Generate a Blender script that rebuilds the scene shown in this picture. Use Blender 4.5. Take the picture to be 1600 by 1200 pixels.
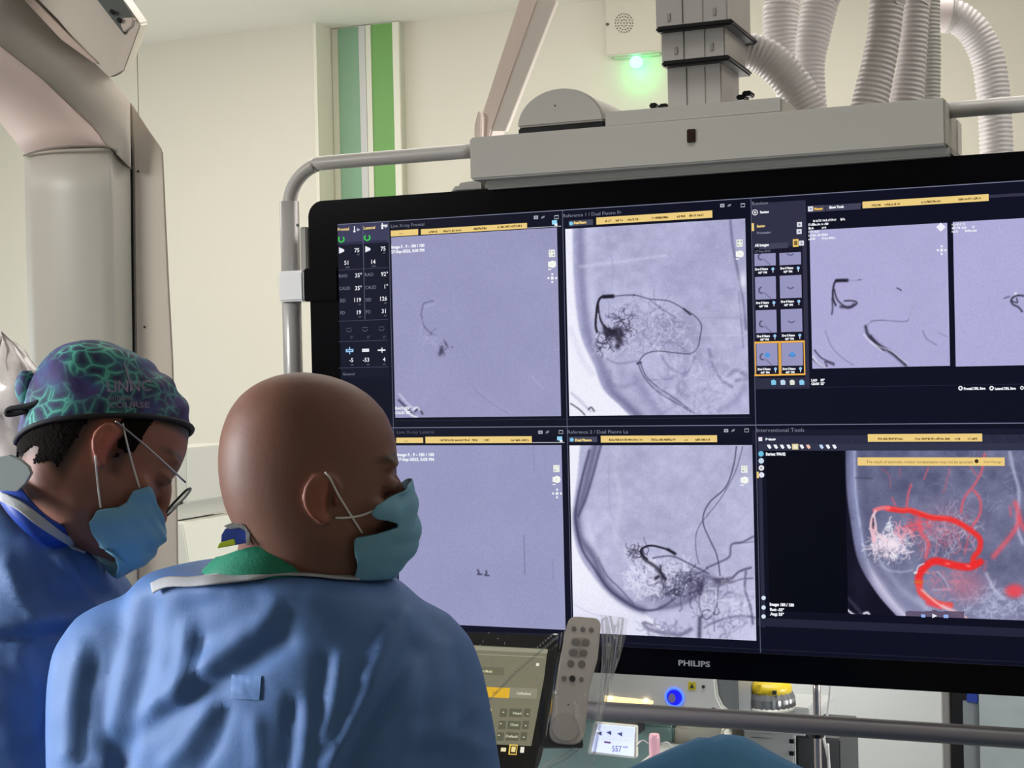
import bpy, bmesh, math, random
import numpy as np
from mathutils import Vector, Matrix
from mathutils.bvhtree import BVHTree
random.seed(4)
for o in list(bpy.data.objects): bpy.data.objects.remove(o)
SC = bpy.context.scene
COL = SC.collection
# ------------------------------------------------------------------ camera
FPX = 2400.0
YAW, PIT, ROL = math.radians(22.1), math.radians(0.5), math.radians(1.29)
CAM = Vector((0, 0, 1.73))
_f0 = Vector((-math.sin(YAW), math.cos(YAW), 0)); _r0 = Vector((math.cos(YAW), math.sin(YAW), 0)); _z = Vector((0, 0, 1))
CF = _f0*math.cos(PIT) - _z*math.sin(PIT); _up = _z*math.cos(PIT) + _f0*math.sin(PIT)
CR = _r0*math.cos(ROL) - _up*math.sin(ROL); CU = _up*math.cos(ROL) + _r0*math.sin(ROL)
cd = bpy.data.cameras.new('camera'); cam = bpy.data.objects.new('camera', cd); COL.objects.link(cam)
cd.sensor_width = 36; cd.lens = 54; cd.clip_start = .05
M = Matrix((CR, CU, -CF)).transposed().to_4x4(); M.translation = CAM; cam.matrix_world = M
SC.camera = cam
# ------------------------------------------------------------------ light
vs = SC.view_settings
vs.view_transform = 'Standard'; vs.look = 'None'; vs.gamma = 1; vs.exposure = 0; vs.use_curve_mapping = False
w = bpy.data.worlds.new('world'); SC.world = w; w.use_nodes = True
w.node_tree.nodes['Background'].inputs[0].default_value = (.9, .92, 1, 1); w.node_tree.nodes['Background'].inputs[1].default_value = .3
def area(name, loc, aim, sx, sy, power, col, spread=180):
    l = bpy.data.lights.new(name, 'AREA'); l.shape = 'RECTANGLE'; l.size = sx; l.size_y = sy; l.energy = power; l.color = col; l.spread = math.radians(spread)
    o = bpy.data.objects.new(name, l); COL.objects.link(o); o.location = loc
    o.rotation_euler = (Vector(aim)-Vector(loc)).to_track_quat('-Z', 'Y').to_euler(); return o
area('ceiling_light_back', (-1.8, 3.25, 2.86), (-1.8, 3.7, 0), 3.4, .8, 42, (1, .955, .895))
area('ceiling_light_mid', (-3.4, 1.6, 2.86), (-3.2, 1.8, 0), 1.0, 1.6, 12, (1, .96, .9))
area('ceiling_light_right', (.5, 3.0, 2.86), (.3, 3.3, 0), 1.4, 1.2, 12, (1, .96, .9))
area('fill_left_cool', (-4.4, 2.6, 1.35), (-1.5, 3.3, 1.2), 1.6, 1.3, 24, (.82, .92, 1))  # unseen cool fill, added to brighten the lower left wall
area('fill_left_gown', (-3.3, .2, 1.8), (-1.09, 1.37, 1.28), .9, .9, 12.5, (.93, .96, 1), 50)  # added narrow fill for the gown's left side, source unseen
area('fill_c_arm', (-2.4, .6, 2.86), (-1.9, 2.46, 1.9), .6, .6, 8.5, (1, .97, .92), 70)  # extra fill added to brighten the C-arm, out of frame
area('fill_behind_display', (-.6, 2.54, 1.9), (-.5, 3.35, 1.0), .8, .12, 2.9, (.96, .98, 1), 100)  # added fill hidden behind the display, lifts the cabinets below
area('fill_beam_front', (-.2, 2.02, 2.86), (-.2, 2.32, 1.6), 1.6, .3, 2.6, (1, .97, .93), 60)  # narrow fill added for the beam front, kept off the people
area('fill_low_right', (1.7, 2.75, 1.2), (-.3, 3.5, 1.1), .8, .5, 12, (.95, .98, 1), 70)  # unseen low fill, added for the equipment under the display
area('fill_camera_side', (.6, -1.6, 1.7), (-.4, 2.0, 1.5), 2.2, 1.0, 2.5, (.92, .96, 1))  # soft fill added on the camera side, no such room modelled
area('fill_up_ceiling', (-.8, 2.95, 1.9), (-.8, 2.96, 3), .8, .3, 6, (1, .97, .93))  # upward fill added out of sight to brighten the ceiling
# ------------------------------------------------------------------ helpers
def ray(px, py): return CF + CR*((px-800)/FPX) + CU*((600-py)/FPX)
def PD(px, py, d): return CAM + ray(px, py)*d
def PY(px, py, Y): r = ray(px, py); return CAM + r*((Y-CAM.y)/r.y)
def PZ(px, py, Z): r = ray(px, py); return CAM + r*((Z-CAM.z)/r.z)
def proj(P):
    P = np.asarray(P)-np.array(CAM); d = P@np.array(CF)
    return 800+FPX*(P@np.array(CR))/d, 600-FPX*(P@np.array(CU))/d, d
def s2l(c):
    c = np.asarray(c, float)/255.
    return np.where(c <= .04045, c/12.92, ((c+.055)/1.055)**2.4)
MATS = {}
def mat(name, col, rough=.5, metal=0, emit=None, es=1, bump=0, bscale=200, var=0, vscale=6, sheen=0, attr=None, spec=.5, alpha=1, trans=0, sss=0):
    if name in MATS: return MATS[name]
    m = bpy.data.materials.new(name); m.use_nodes = True; nt = m.node_tree; b = nt.nodes['Principled BSDF']
    lin = tuple(s2l(col))+(1,)
    b.inputs['Base Color'].default_value = lin; b.inputs['Roughness'].default_value = rough; b.inputs['Metallic'].default_value = metal
    b.inputs['Specular IOR Level'].default_value = spec; b.inputs['Alpha'].default_value = alpha
    b.inputs['Transmission Weight'].default_value = trans
    if sheen: b.inputs['Sheen Weight'].default_value = sheen; b.inputs['Sheen Roughness'].default_value = .5
    if sss: b.inputs['Subsurface Weight'].default_value = sss; b.inputs['Subsurface Scale'].default_value = .01
    if emit is not None:
        b.inputs['Emission Color'].default_value = tuple(s2l(emit))+(1,); b.inputs['Emission Strength'].default_value = es
        m.cycles.emission_sampling = 'NONE' if es <= 1.5 else 'AUTO'
    tc = nt.nodes.new('ShaderNodeTexCoord')
    src = None
    if attr:
        a = nt.nodes.new('ShaderNodeAttribute'); a.attribute_name = 'Col'; src = a.outputs['Color']
        nt.links.new(src, b.inputs['Emission Color' if attr == 'emit' else 'Base Color'])
        if attr == 'emit': b.inputs['Emission Strength'].default_value = 1; m.cycles.emission_sampling = 'NONE'
    if var:
        n = nt.nodes.new('ShaderNodeTexNoise'); n.inputs['Scale'].default_value = vscale; n.inputs['Detail'].default_value = 5
        nt.links.new(tc.outputs['Object'], n.inputs['Vector'])
        mr = nt.nodes.new('ShaderNodeMapRange'); mr.inputs[3].default_value = 1-var; mr.inputs[4].default_value = 1+var
        nt.links.new(n.outputs['Fac'], mr.inputs[0])
        mx = nt.nodes.new('ShaderNodeVectorMath'); mx.operation = 'SCALE'
        if src: nt.links.new(src, mx.inputs[0])
        else: mx.inputs[0].default_value = lin[:3]
        nt.links.new(mr.outputs[0], mx.inputs['Scale']); nt.links.new(mx.outputs[0], b.inputs['Base Color'])
    if bump:
        n = nt.nodes.new('ShaderNodeTexNoise'); n.inputs['Scale'].default_value = bscale; n.inputs['Detail'].default_value = 3
        nt.links.new(tc.outputs['Object'], n.inputs['Vector'])
        bp = nt.nodes.new('ShaderNodeBump'); bp.inputs['Strength'].default_value = bump; bp.inputs['Distance'].default_value = .002
        nt.links.new(n.outputs['Fac'], bp.inputs['Height']); nt.links.new(bp.outputs[0], b.inputs['Normal'])
    MATS[name] = m; return m
def link(name, me, m=None, parent=None, smooth=False, label=None, kind=None):
    o = bpy.data.objects.new(name, me); COL.objects.link(o)
    if m: me.materials.clear(); me.materials.append(m)
    if smooth: me.polygons.foreach_set('use_smooth', [True]*len(me.polygons))
    if parent:
        o.parent = parent; o.matrix_parent_inverse = parent.matrix_world.inverted()
    if label: o['label'] = label
    if kind: o['kind'] = kind
    return o
def tag(o, label, cat, group=None):
    o['label'] = label; o['category'] = cat
    if group: o['group'] = group
    return o
def thing(name, label, cat, loc, group=None):
    o = bpy.data.objects.new(name, None); COL.objects.link(o); o.location = loc; o.matrix_world = Matrix.Translation(loc)
    o.empty_display_size = .05
    return tag(o, label, cat, group)
class G:
    """collects geometry for ONE mesh"""
    def __init__(s): s.v = []; s.f = []
    def add(s, v, f):
        n = len(s.v); s.v += [tuple(p) for p in v]; s.f += [[i+n for i in q] for q in f]; return s
    def prism(s, pts, vec):
        n = len(pts); vec = Vector(vec); pts = [Vector(p) for p in pts]
        return s.add(pts+[p+vec for p in pts], [list(range(n)), list(range(2*n-1, n-1, -1))]+[[(i+1) % n, i, n+i, n+(i+1) % n] for i in range(n)])
    def ring(s, rings, cap=True, closed=True):
        n = len(rings[0]); v = [p for r in rings for p in r]; f = []
        for k in range(len(rings)-1):
            for i in range(n if closed else n-1):
                j = (i+1) % n; f.append([k*n+i, k*n+j, (k+1)*n+j, (k+1)*n+i])
        if cap: f += [list(range(n-1, -1, -1)), [(len(rings)-1)*n+i for i in range(n)]]
        return s.add(v, f)
    def me(s, name='m', bevel=0, seg=2):
        me = bpy.data.meshes.new(name); me.from_pydata(s.v, [], s.f); me.validate()
        bm = bmesh.new(); bm.from_mesh(me)
        bmesh.ops.recalc_face_normals(bm, faces=bm.faces)
        if bevel:
            es = [e for e in bm.edges if len(e.link_faces) == 2 and e.calc_face_angle(0) > .5]
            bmesh.ops.bevel(bm, geom=es, offset=bevel, segments=seg, affect='EDGES', clamp_overlap=True)
        bm.to_mesh(me); bm.free(); return me
def box(a, b, g=None):
    a, b = Vector(a), Vector(b); x0, x1 = sorted((a.x, b.x)); y0, y1 = sorted((a.y, b.y)); z0, z1 = sorted((a.z, b.z))
    return (g or G()).prism([(x0, y0, z0), (x1, y0, z0), (x1, y0, z1), (x0, y0, z1)], (0, y1-y0, 0))
def boxp(px0, py0, px1, py1, Y, t, g=None):
    a = PY(px0, py0, Y); b = PY(px1, py1, Y); return box(a, (b.x, Y+t, b.z), g)
def sweep(path, rad, n=16, sub=8, corr=0, pitch=.008, flat=1, g=None, closed=False, cap=True):
    """tube along a smooth path; corr = corrugation depth"""
    P = [Vector(p) for p in path]; R = rad if isinstance(rad, (list, tuple)) else [rad]*len(P)
    pts = []; rr = []
    N = len(P); rng = range(N if closed else N-1)
    for i in rng:
        a, b, c, d = (P[(i-1) % N], P[i], P[(i+1) % N], P[(i+2) % N]) if closed else (P[max(i-1, 0)], P[i], P[i+1], P[min(i+2, N-1)])
        for k in range(sub):
            t = k/sub
            pts.append(.5*((2*b)+(c-a)*t+(2*a-5*b+4*c-d)*t*t+(3*b-a-3*c+d)*t**3)); rr.append(R[i]*(1-t)+R[(i+1) % N]*t)
    if not closed: pts.append(P[-1]); rr.append(R[-1])
    if corr:
        L = [0]
        for i in range(1, len(pts)): L.append(L[-1]+(pts[i]-pts[i-1]).length)
        m = int(L[-1]/pitch*6); arr = np.array(pts); q = np.linspace(0, L[-1], m)
        pts = [Vector((np.interp(t, L, arr[:, 0]), np.interp(t, L, arr[:, 1]), np.interp(t, L, arr[:, 2]))) for t in q]
        rr = [float(np.interp(t, L, rr))-corr*(.5-.5*math.cos(2*math.pi*t/pitch)) for t in q]
    rings = []; up = None
    for i, p in enumerate(pts):
        if closed: T = pts[(i+1) % len(pts)]-pts[i-1]
        else: T = pts[min(i+1, len(pts)-1)]-pts[max(i-1, 0)]
        T.normalize()
        if up is None: up = T.orthogonal().normalized() if abs(T.z) > .8 else Vector((0, 0, 1))
        up = (up-T*up.dot(T)).normalized(); s = T.cross(up)
        rings.append([p+(up*math.cos(a)*flat+s*math.sin(a))*rr[i] for a in [2*math.pi*k/n for k in range(n)]])
    if closed: rings.append(rings[0]); cap = False
    return (g or G()).ring(rings, cap)
def ell(c, r, g=None, R=None, n=16):
    c = Vector(c); rings = []
    for i in range(1, n//2):
        a = math.pi*i/(n//2); ring = []
        for k in range(n):
            b = 2*math.pi*k/n; v = Vector((r[0]*math.sin(a)*math.cos(b), r[1]*math.sin(a)*math.sin(b), r[2]*math.cos(a)))
            if R: v = R @ v
            ring.append(c+v)
        rings.append(ring)
    return (g or G()).ring(rings, True)
def disc(c, r, nrm, t, n=24, g=None, sq=1):
    c = Vector(c); nrm = Vector(nrm).normalized(); u = nrm.orthogonal().normalized() if abs(nrm.z) > .9 else Vector((0, 0, 1)).cross(nrm).normalized(); v = nrm.cross(u)
    return (g or G()).prism([c+(u*math.cos(2*math.pi*k/n)*sq+v*math.sin(2*math.pi*k/n))*r for k in range(n)], nrm*t)
def remesh(g, voxel, smooth=2):
    me = g.me(); o = bpy.data.objects.new('tmp', me); COL.objects.link(o)
    md = o.modifiers.new('r', 'REMESH'); md.mode = 'VOXEL'; md.voxel_size = voxel
    dg = bpy.context.evaluated_depsgraph_get(); dg.update()
    out = bpy.data.meshes.new_from_object(o.evaluated_get(dg)); bpy.data.objects.remove(o)
    out.materials.clear()
    lap(out, smooth); return out
def vget(me):
    a = np.empty(len(me.vertices)*3); me.vertices.foreach_get('co', a); return a.reshape(-1, 3)
def vset(me, a): me.vertices.foreach_set('co', a.ravel()); me.update()
def nget(me):
    a = np.empty(len(me.vertices)*3, dtype=np.float32); me.vertex_normals.foreach_get('vector', a); return a.reshape(-1, 3).astype(float)
def lap(me, it):
    if not it: return
    e = np.empty(len(me.edges)*2, dtype=np.int32); me.edges.foreach_get('vertices', e); e = e.reshape(-1, 2)
    v = vget(me); n = np.bincount(e.ravel(), minlength=len(v))[:, None]
    for k in range(it):
        s = np.stack([np.bincount(e[:, 0], v[e[:, 1], i], len(v))+np.bincount(e[:, 1], v[e[:, 0], i], len(v)) for i in range(3)], 1)
        v = v*.4+.6*s/np.maximum(n, 1)
    vset(me, v)
def setcol(me, c):
    a = me.color_attributes.new('Col', 'FLOAT_COLOR', 'POINT'); c = np.concatenate([c, np.ones((len(c), 1))], 1)
    a.data.foreach_set('color', c.astype(np.float32).ravel())
def sstep(x): x = np.clip(x, 0, 1); return x*x*(3-2*x)
def vnoise(x, y, sc, seed, oct=3):
    out = 0; amp = 1; tot = 0
    for o in range(oct):
        r = np.random.RandomState(seed+o*17).rand(64, 64); u = x/sc; v = y/sc
        i = np.floor(u).astype(int); j = np.floor(v).astype(int); fu = sstep(u-i); fv = sstep(v-j)
        a = r[i % 64, j % 64]; b = r[(i+1) % 64, j % 64]; c = r[i % 64, (j+1) % 64]; d = r[(i+1) % 64, (j+1) % 64]
        out = out+amp*((a*(1-fu)+b*fu)*(1-fv)+(c*(1-fu)+d*fu)*fv); tot += amp; amp *= .5; sc = sc/2.1
    return out/tot-.5
def segdist(x, y, pts):
    d = np.full(x.shape, 1e9); s = np.ones(x.shape)
    for (x0, y0), (x1, y1) in zip(pts[:-1], pts[1:]):
        dx, dy = x1-x0, y1-y0; L = dx*dx+dy*dy+1e-9; t = np.clip(((x-x0)*dx+(y-y0)*dy)/L, 0, 1)
        q = np.hypot(x-x0-t*dx, y-y0-t*dy); cr = (x-x0)*dy-(y-y0)*dx
        s = np.where(q < d, np.sign(cr), s); d = np.minimum(d, q)
    return d, s
def curve(pts, n=6):
    P = np.array(pts, float); out = []
    for i in range(len(P)-1):
        a, b, c, d = P[max(i-1, 0)], P[i], P[i+1], P[min(i+2, len(P)-1)]
        for k in range(n):
            t = k/n; out.append(.5*((2*b)+(c-a)*t+(2*a-5*b+4*c-d)*t*t+(3*b-a-3*c+d)*t**3))
    out.append(P[-1]); return [tuple(p) for p in out]
def textmesh(s, size, align='LEFT', bold=0, xs=1):
    c = bpy.data.curves.new('t', 'FONT'); c.body = s; c.size = size; c.align_x = align; c.resolution_u = 2; c.offset = bold
    o = bpy.data.objects.new('t', c); COL.objects.link(o); dg = bpy.context.evaluated_depsgraph_get(); dg.update()
    me = bpy.data.meshes.new_from_object(o.evaluated_get(dg)); v = [Vector((p.co.x*xs, p.co.y, 0)) for p in me.vertices]; f = [list(p.vertices) for p in me.polygons]
    bpy.data.objects.remove(o); bpy.data.meshes.remove(me); return v, f
# ------------------------------------------------------------------ setting
ZC = 2.9
YL = PZ(498, 35, ZC).y; YN = PZ(566, 38.5, ZC).y; YR = PZ(700, 28, ZC).y
m_wall = mat('wall_paint', (222, 217, 203), .75, bump=.12, bscale=90, var=.02, vscale=2)
m_wall2 = mat('wall_trim_paint', (232, 228, 212), .6)  # trim paint, slightly lighter than the wall
m_ceil = mat('ceiling_paint', (246, 242, 234), .85, var=.015, vscale=1.5)
XW0, XW1, YF = -4.9, 2.4, -1.8
def struct(name, g, m, bevel=0, parent=None): return link(name, g.me(name, bevel), m, parent, kind=None if parent else 'structure')
xe = PY(498, 200, YL).x; xn0 = PY(521, 200, YN).x; xn1 = PY(626, 200, YN).x
struct('floor', box((XW0, YF, -.05), (XW1, YR, 0)), mat('vinyl_floor', (186, 188, 184), .35, var=.08, vscale=9))
struct('ceiling', box((XW0-.1, YF, ZC), (XW1+.1, YR+.1, ZC+.06)), m_ceil)
xs_ = PY(215, 120, YL).x
wl = struct('wall_back', box((xs_+.002, YL, 0), (xe-.012, YR, ZC)), m_wall)
struct('wall_panel', box((XW0, YL, 0), (xs_-.002, YR, ZC)), m_wall, parent=wl)
struct('joint_backing', box((xs_-.004, YL+.004, 0), (xs_+.004, YR-.001, ZC)), mat('joint_grey', (160, 150, 125), .8), parent=wl)
struct('wall_right_back', box((xe, YR, 0), (XW1, YR+.1, ZC)), m_wall)['label'] = 'cream rear wall behind the display'
struct('trim_1', box((xe-.012, YL-.004, 0), (xe, YR, ZC)), m_wall2)
struct('wall_left', box((XW0-.1, YF, 0), (XW0, YR, ZC)), m_wall)
struct('wall_right', box((XW1, YF, 0), (XW1+.1, YR, ZC)), m_wall)
struct('wall_front', box((XW0, YF-.1, 0), (XW1, YF, ZC)), m_wall)
wc = bpy.data.objects.new('trim_2', None); COL.objects.link(wc); wc['kind'] = 'structure'
struct('column_core', box((xn0-.01, YN+.006, 0), (xn1-.002, YR, ZC-.001)), mat('column_grey', (205, 208, 190), .7), parent=wc)
for a, b, nm, c, dy in [(520, 528.5, 'edge_strip', (196, 196, 176), 0), (528.5, 561.5, 'colour_strip', (132, 172, 142), .004), (561.5, 571.5, 'edge_strip', (206, 206, 204), 0),
                        (572.3, 580.3, 'edge_strip', (226, 224, 208), 0), (580.3, 614.3, 'colour_strip', (112, 166, 88), .004), (614.3, 624, 'edge_strip', (232, 230, 214), 0)]:
    x0 = PY(a, 120, YN).x; x1 = PY(b, 120, YN).x
    struct(nm, box((x0, YN+dy, 0), (x1, YN+.01, ZC-.004)), mat('strip_%d_%d' % (a, c[0]), c, .45), parent=wc)
# ------------------------------------------------------------------ C-arm
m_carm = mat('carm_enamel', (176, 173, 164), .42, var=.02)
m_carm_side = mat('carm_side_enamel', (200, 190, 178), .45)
m_carm_in = mat('carm_pink_reflection', (250, 224, 214), .45)  # pinkish reflected light put into the arch's base colour
m_blk = mat('black_plastic', (14, 14, 17), .45, spec=.25); m_dark = mat('dark_grey_plastic', (52, 50, 50), .5)
ca = thing('c_arm', 'big grey X-ray C-arm arching up behind the man in the patterned cap', 'medical scanner', PZ(120, 2000, 0) if False else (PD(120, 600, 3.0).x, PD(120, 600, 3.0).y, 0))
# column, shared lower part
st = [(250, 37, 172, 205, 240, 230, 262, 3.0), (300, 38, 173, 206, 300, 300, 300, 3.0), (420, 41, 175, 207, 420, 420, 420, 3.0), (640, 48, 179, 210, 640, 640, 640, 3.0), (1400, 66, 190, 222, 1400, 1400, 1400, 3.0), (2880, 90, 220, 255, 2880, 2880, 2880, 3.0)]
rings = []
for _, xa, xb, xc, ya, yb, yc, d in st:
    A = PD(xa, ya, d+.03); B = PD(xb, yb, d); C = PD(xc, yc, d+.07); A2 = A+Vector((-.1, .25, 0)); C2 = C+Vector((-.12, .2, 0))
    mid = [A.lerp(B, t)+Vector((.1, -.9, 0)).normalized()*.022*math.sin(math.pi*t) for t in (.12, .25, .4, .6, .75, .88)]
    rings.append([A]+mid+[B, B.lerp(C, .15), C, C2, A2])
g = G().ring(rings)
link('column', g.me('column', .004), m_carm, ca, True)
# inner pink arch: continues the front face, bends up-left toward the camera
arch = [((37, 240), (100, 228.5), (172, 230), 3.0), ((20, 217), (78, 200), (142, 198), 2.97), ((-2, 190), (52, 168), (110, 168), 2.93), ((-45, 150), (10, 125), (62, 122), 2.86), ((-95, 110), (-45, 85), (0, 74), 2.78), ((-200, 40), (-140, 5), (-90, 0), 2.6)]
rings = []
for a, m_, b, d in arch:
    A = PD(*a, d+.03); Mi = PD(*m_, d-.01); B = PD(*b, d); q = Vector((-.10, .24, .03)); rings.append([A, Mi, B, B+q, A+q])
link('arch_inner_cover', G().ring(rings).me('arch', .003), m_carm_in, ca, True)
# taupe side band of the arc
band = [((205, 263), (172.5, 231), 3.0), ((203, 158), (142, 199), 2.98), ((172, 121), (110.5, 168.5), 2.94), ((110, 50), (62.5, 122.5), 2.87), ((60, -10), (0.5, 74.5), 2.79), ((-20, -90), (-89, .5), 2.6)]
rings = []
for o_, i_, d in band:
    B = PD(*i_, d-.004); C = PD(*o_, d+.03); q = Vector((-.115, .16, .02)); rings.append([B, B.lerp(C, .5)+Vector((.003, -.004, 0)), C, C+q, B+q])
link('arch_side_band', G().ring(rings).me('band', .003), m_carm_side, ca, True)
pts = [(203, 157), (230, 199), (255, 235), (258, 300), (264, 430), (271, 560), (278, 800), (300, 2880), (232, 2880), (214, 800), (211, 560), (209, 400), (207.5, 262)]
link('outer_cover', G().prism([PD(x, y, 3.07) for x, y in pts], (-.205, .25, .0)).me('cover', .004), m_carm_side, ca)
pts = [(202, 160), (206, 262), (209, 560), (214, 900), (205, 900), (203, 560), (203, 300)]
link('gap_strip', G().prism([PD(x, y, 3.066) for x, y in [(201, 161), (206.5, 262), (208, 400), (210, 600), (206, 600), (203.5, 400), (203, 262)]], (-.04, .05, 0)).me('gap'), m_blk, ca)
for x, y in ((216, 268), (226, 511)):
    link('screw', disc(PD(x, y, 3.068), .0022, -CF, .002).me(), m_blk, ca)
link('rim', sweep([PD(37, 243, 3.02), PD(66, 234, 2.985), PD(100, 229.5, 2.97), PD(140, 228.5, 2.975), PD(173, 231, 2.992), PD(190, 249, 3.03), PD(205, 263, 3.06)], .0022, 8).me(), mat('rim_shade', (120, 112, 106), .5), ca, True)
# overhead detector housing
dt = thing('detector_housing', 'grey metal housing end with a dark recess at the top left, against the ceiling', 'medical scanner', PD(100, -40, 2.7))
pts = [(30, -30), (0, -120), (120, -120), (188, -8), (220, 38), (206, 78), (193, 112), (184, 118), (172, 122), (150, 101), (90, 30)]
front = [PD(x, y, 2.72) for x, y in pts]
body = link('housing', G().prism(front, (-.16, .25, .07)).me('h', .003), m_carm_side, dt)
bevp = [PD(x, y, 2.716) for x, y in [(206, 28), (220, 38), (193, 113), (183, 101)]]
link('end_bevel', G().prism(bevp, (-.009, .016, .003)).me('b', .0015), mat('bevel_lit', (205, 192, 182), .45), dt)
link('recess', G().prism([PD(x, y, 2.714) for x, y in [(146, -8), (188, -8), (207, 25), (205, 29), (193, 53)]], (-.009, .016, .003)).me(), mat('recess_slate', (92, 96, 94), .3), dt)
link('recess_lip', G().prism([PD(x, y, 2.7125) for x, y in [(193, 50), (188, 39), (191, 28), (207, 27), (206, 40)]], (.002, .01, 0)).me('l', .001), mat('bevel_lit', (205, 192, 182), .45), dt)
for x, y, r in ((176, 19, .004), (187, 32, .004)):
    link('bolt', disc(PD(x, y, 2.712), r, -CF, .006).me(), m_blk, dt)
link('reddish_highlight', G().prism([PD(x, y, 2.7155) for x, y in [(34, -4), (48, -4), (112, 60), (152, 98), (146, 98), (96, 62)]], (.001, .004, 0)).me(), mat('faint_orange', (186, 166, 154), .5), dt)  # reddish highlight on the housing, put in as a coloured strip
# plastic bag-covered object at left edge
bg = G(); rs = np.random.RandomState(5); rings = []
for k in range(15):
    t = k/14; ring = []; yy = 524+t*260
    hw = 74*math.sin(min(1, t*2.2)*math.pi/2)**.6
    for i in range(40):
        a = 2*math.pi*i/40; r = hw*(1+.10*rs.randn()*.6); p = PD(2+r*math.cos(a), yy+5*rs.randn(), 2.55+r*.001*math.sin(a)); ring.append(p)
    rings.append(ring)
bgo = link('plastic_cover', G().ring(rings).me('bag'), mat('clear_film_grey', (214, 206, 204), .22, bump=.6, bscale=40, spec=.8), None, True)
tag(bgo, 'crumpled clear plastic cover over a device at the left edge, behind the capped head', 'plastic cover')
p0 = PD(2, 784, 2.55)
tag(link('draped_stand', sweep([(p0.x, p0.y, p0.z-.003), (p0.x, p0.y, .6), (p0.x, p0.y, .0)], [.05, .05, .12]).me(), m_carm, None, True), 'grey stand under the crumpled plastic cover at the left edge', 'stand')
# white equipment column between the two men
YE = 3.35
eq = thing('equipment_column', 'white equipment column seen between the two men in front of the wall', 'medical cart', PY(240, 1000, YE).xyz)
m_white = mat('white_enamel', (214, 214, 204), .4); m_white2 = mat('white_enamel_grey', (198, 198, 190), .4)
def px_prism(pts, Y, t, name, m, parent, bevel=.003):
    return link(name, G().prism([PY(x, y, Y) for x, y in pts], (0, t, 0)).me(name, bevel), m, parent)
px_prism([(228, 700), (291, 700), (291, 786), (277, 786), (277, 813), (228, 813)], YE, .25, 'upper_housing', m_white2, eq)
px_prism([(232, 812), (268, 812), (268, 823), (232, 823)], YE+.02, .2, 'swivel_joint', m_blk, eq)
px_prism([(216, 822), (270, 816), (285, 818), (296, 882), (304, 890), (303, 1000), (240, 1000), (216, 1000)], YE-.02, .3, 'lower_housing', m_white, eq)
px_prism([(176, 845), (199, 845), (199, 1000), (176, 1000)], YE+.03, .2, 'side_panel', m_white, eq)
px_prism([(199, 830), (214.5, 830), (214.5, 1000), (199, 1000)], YE, .2, 'side_panel', m_white2, eq)
a = PY(185, 1000, YE); b = PY(300, 1000, YE)
link('base', box((a.x, YE-.02, 0), (b.x, YE+.3, a.z)).me('base', .01), m_white, eq)
eq.location.z = 0
for ch in eq.children: ch.matrix_parent_inverse = Matrix.Translation(-Vector((eq.location.x, eq.location.y, 0)))
# ------------------------------------------------------------------ display
YS = 2.40
disp = thing('wall_display', 'huge black framed medical display filled with X-ray images', 'monitor', PY(1150, 1055, YS).xyz)
TL = PY(481, 330, YS); TOP = PY(1100, 270.5, YS).z; BOT = PY(1280, 1072, YS).z; XR = -.03+.055; XL = PY(480, 400, YS).x
m_bez = mat('black_gloss_bezel', (4, 4, 9), .2, spec=.12)
def rrect(x0, x1, z0, z1, y, r, n=8):
    o = []
    for cx, cz, a0 in ((x1-r, z1-r, 0), (x0+r, z1-r, 90), (x0+r, z0+r, 180), (x1-r, z0+r, 270)):
        for k in range(n+1):
            a = math.radians(a0+90*k/n); o.append((cx+r*math.cos(a), y, cz+r*math.sin(a)))
    return o
link('housing', G().prism(rrect(XL, XR, BOT, TOP, YS+.004, .028), (0, .055, 0)).me('h', .003), m_bez, disp)
link('rear_cover', box((XL+.15, YS+.056, BOT+.12), (XR-.15, YS+.09, TOP-.04)).me('rc', .01), m_dark, disp)
a = PY(527, 352, YS); b = PY(976, 1010, YS); SX0, SZ1, SZ0, SX1 = a.x, PY(1180, 310, YS).z, b.z, -.03
m_scr = mat('screen_dark', (4, 5, 9), .4, spec=.06, emit=(13, 15, 32), es=1)
scr = link('screen', box((SX0, YS, SZ0), (SX1, YS+.0045, SZ1)).me(), m_scr, disp)
def lay(k): return YS-.0003*k-.0003
def emat(c): return mat('screen_rgb_%d_%d_%d' % c, (3, 3, 3), .5, emit=c, es=1, spec=.06)
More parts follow.
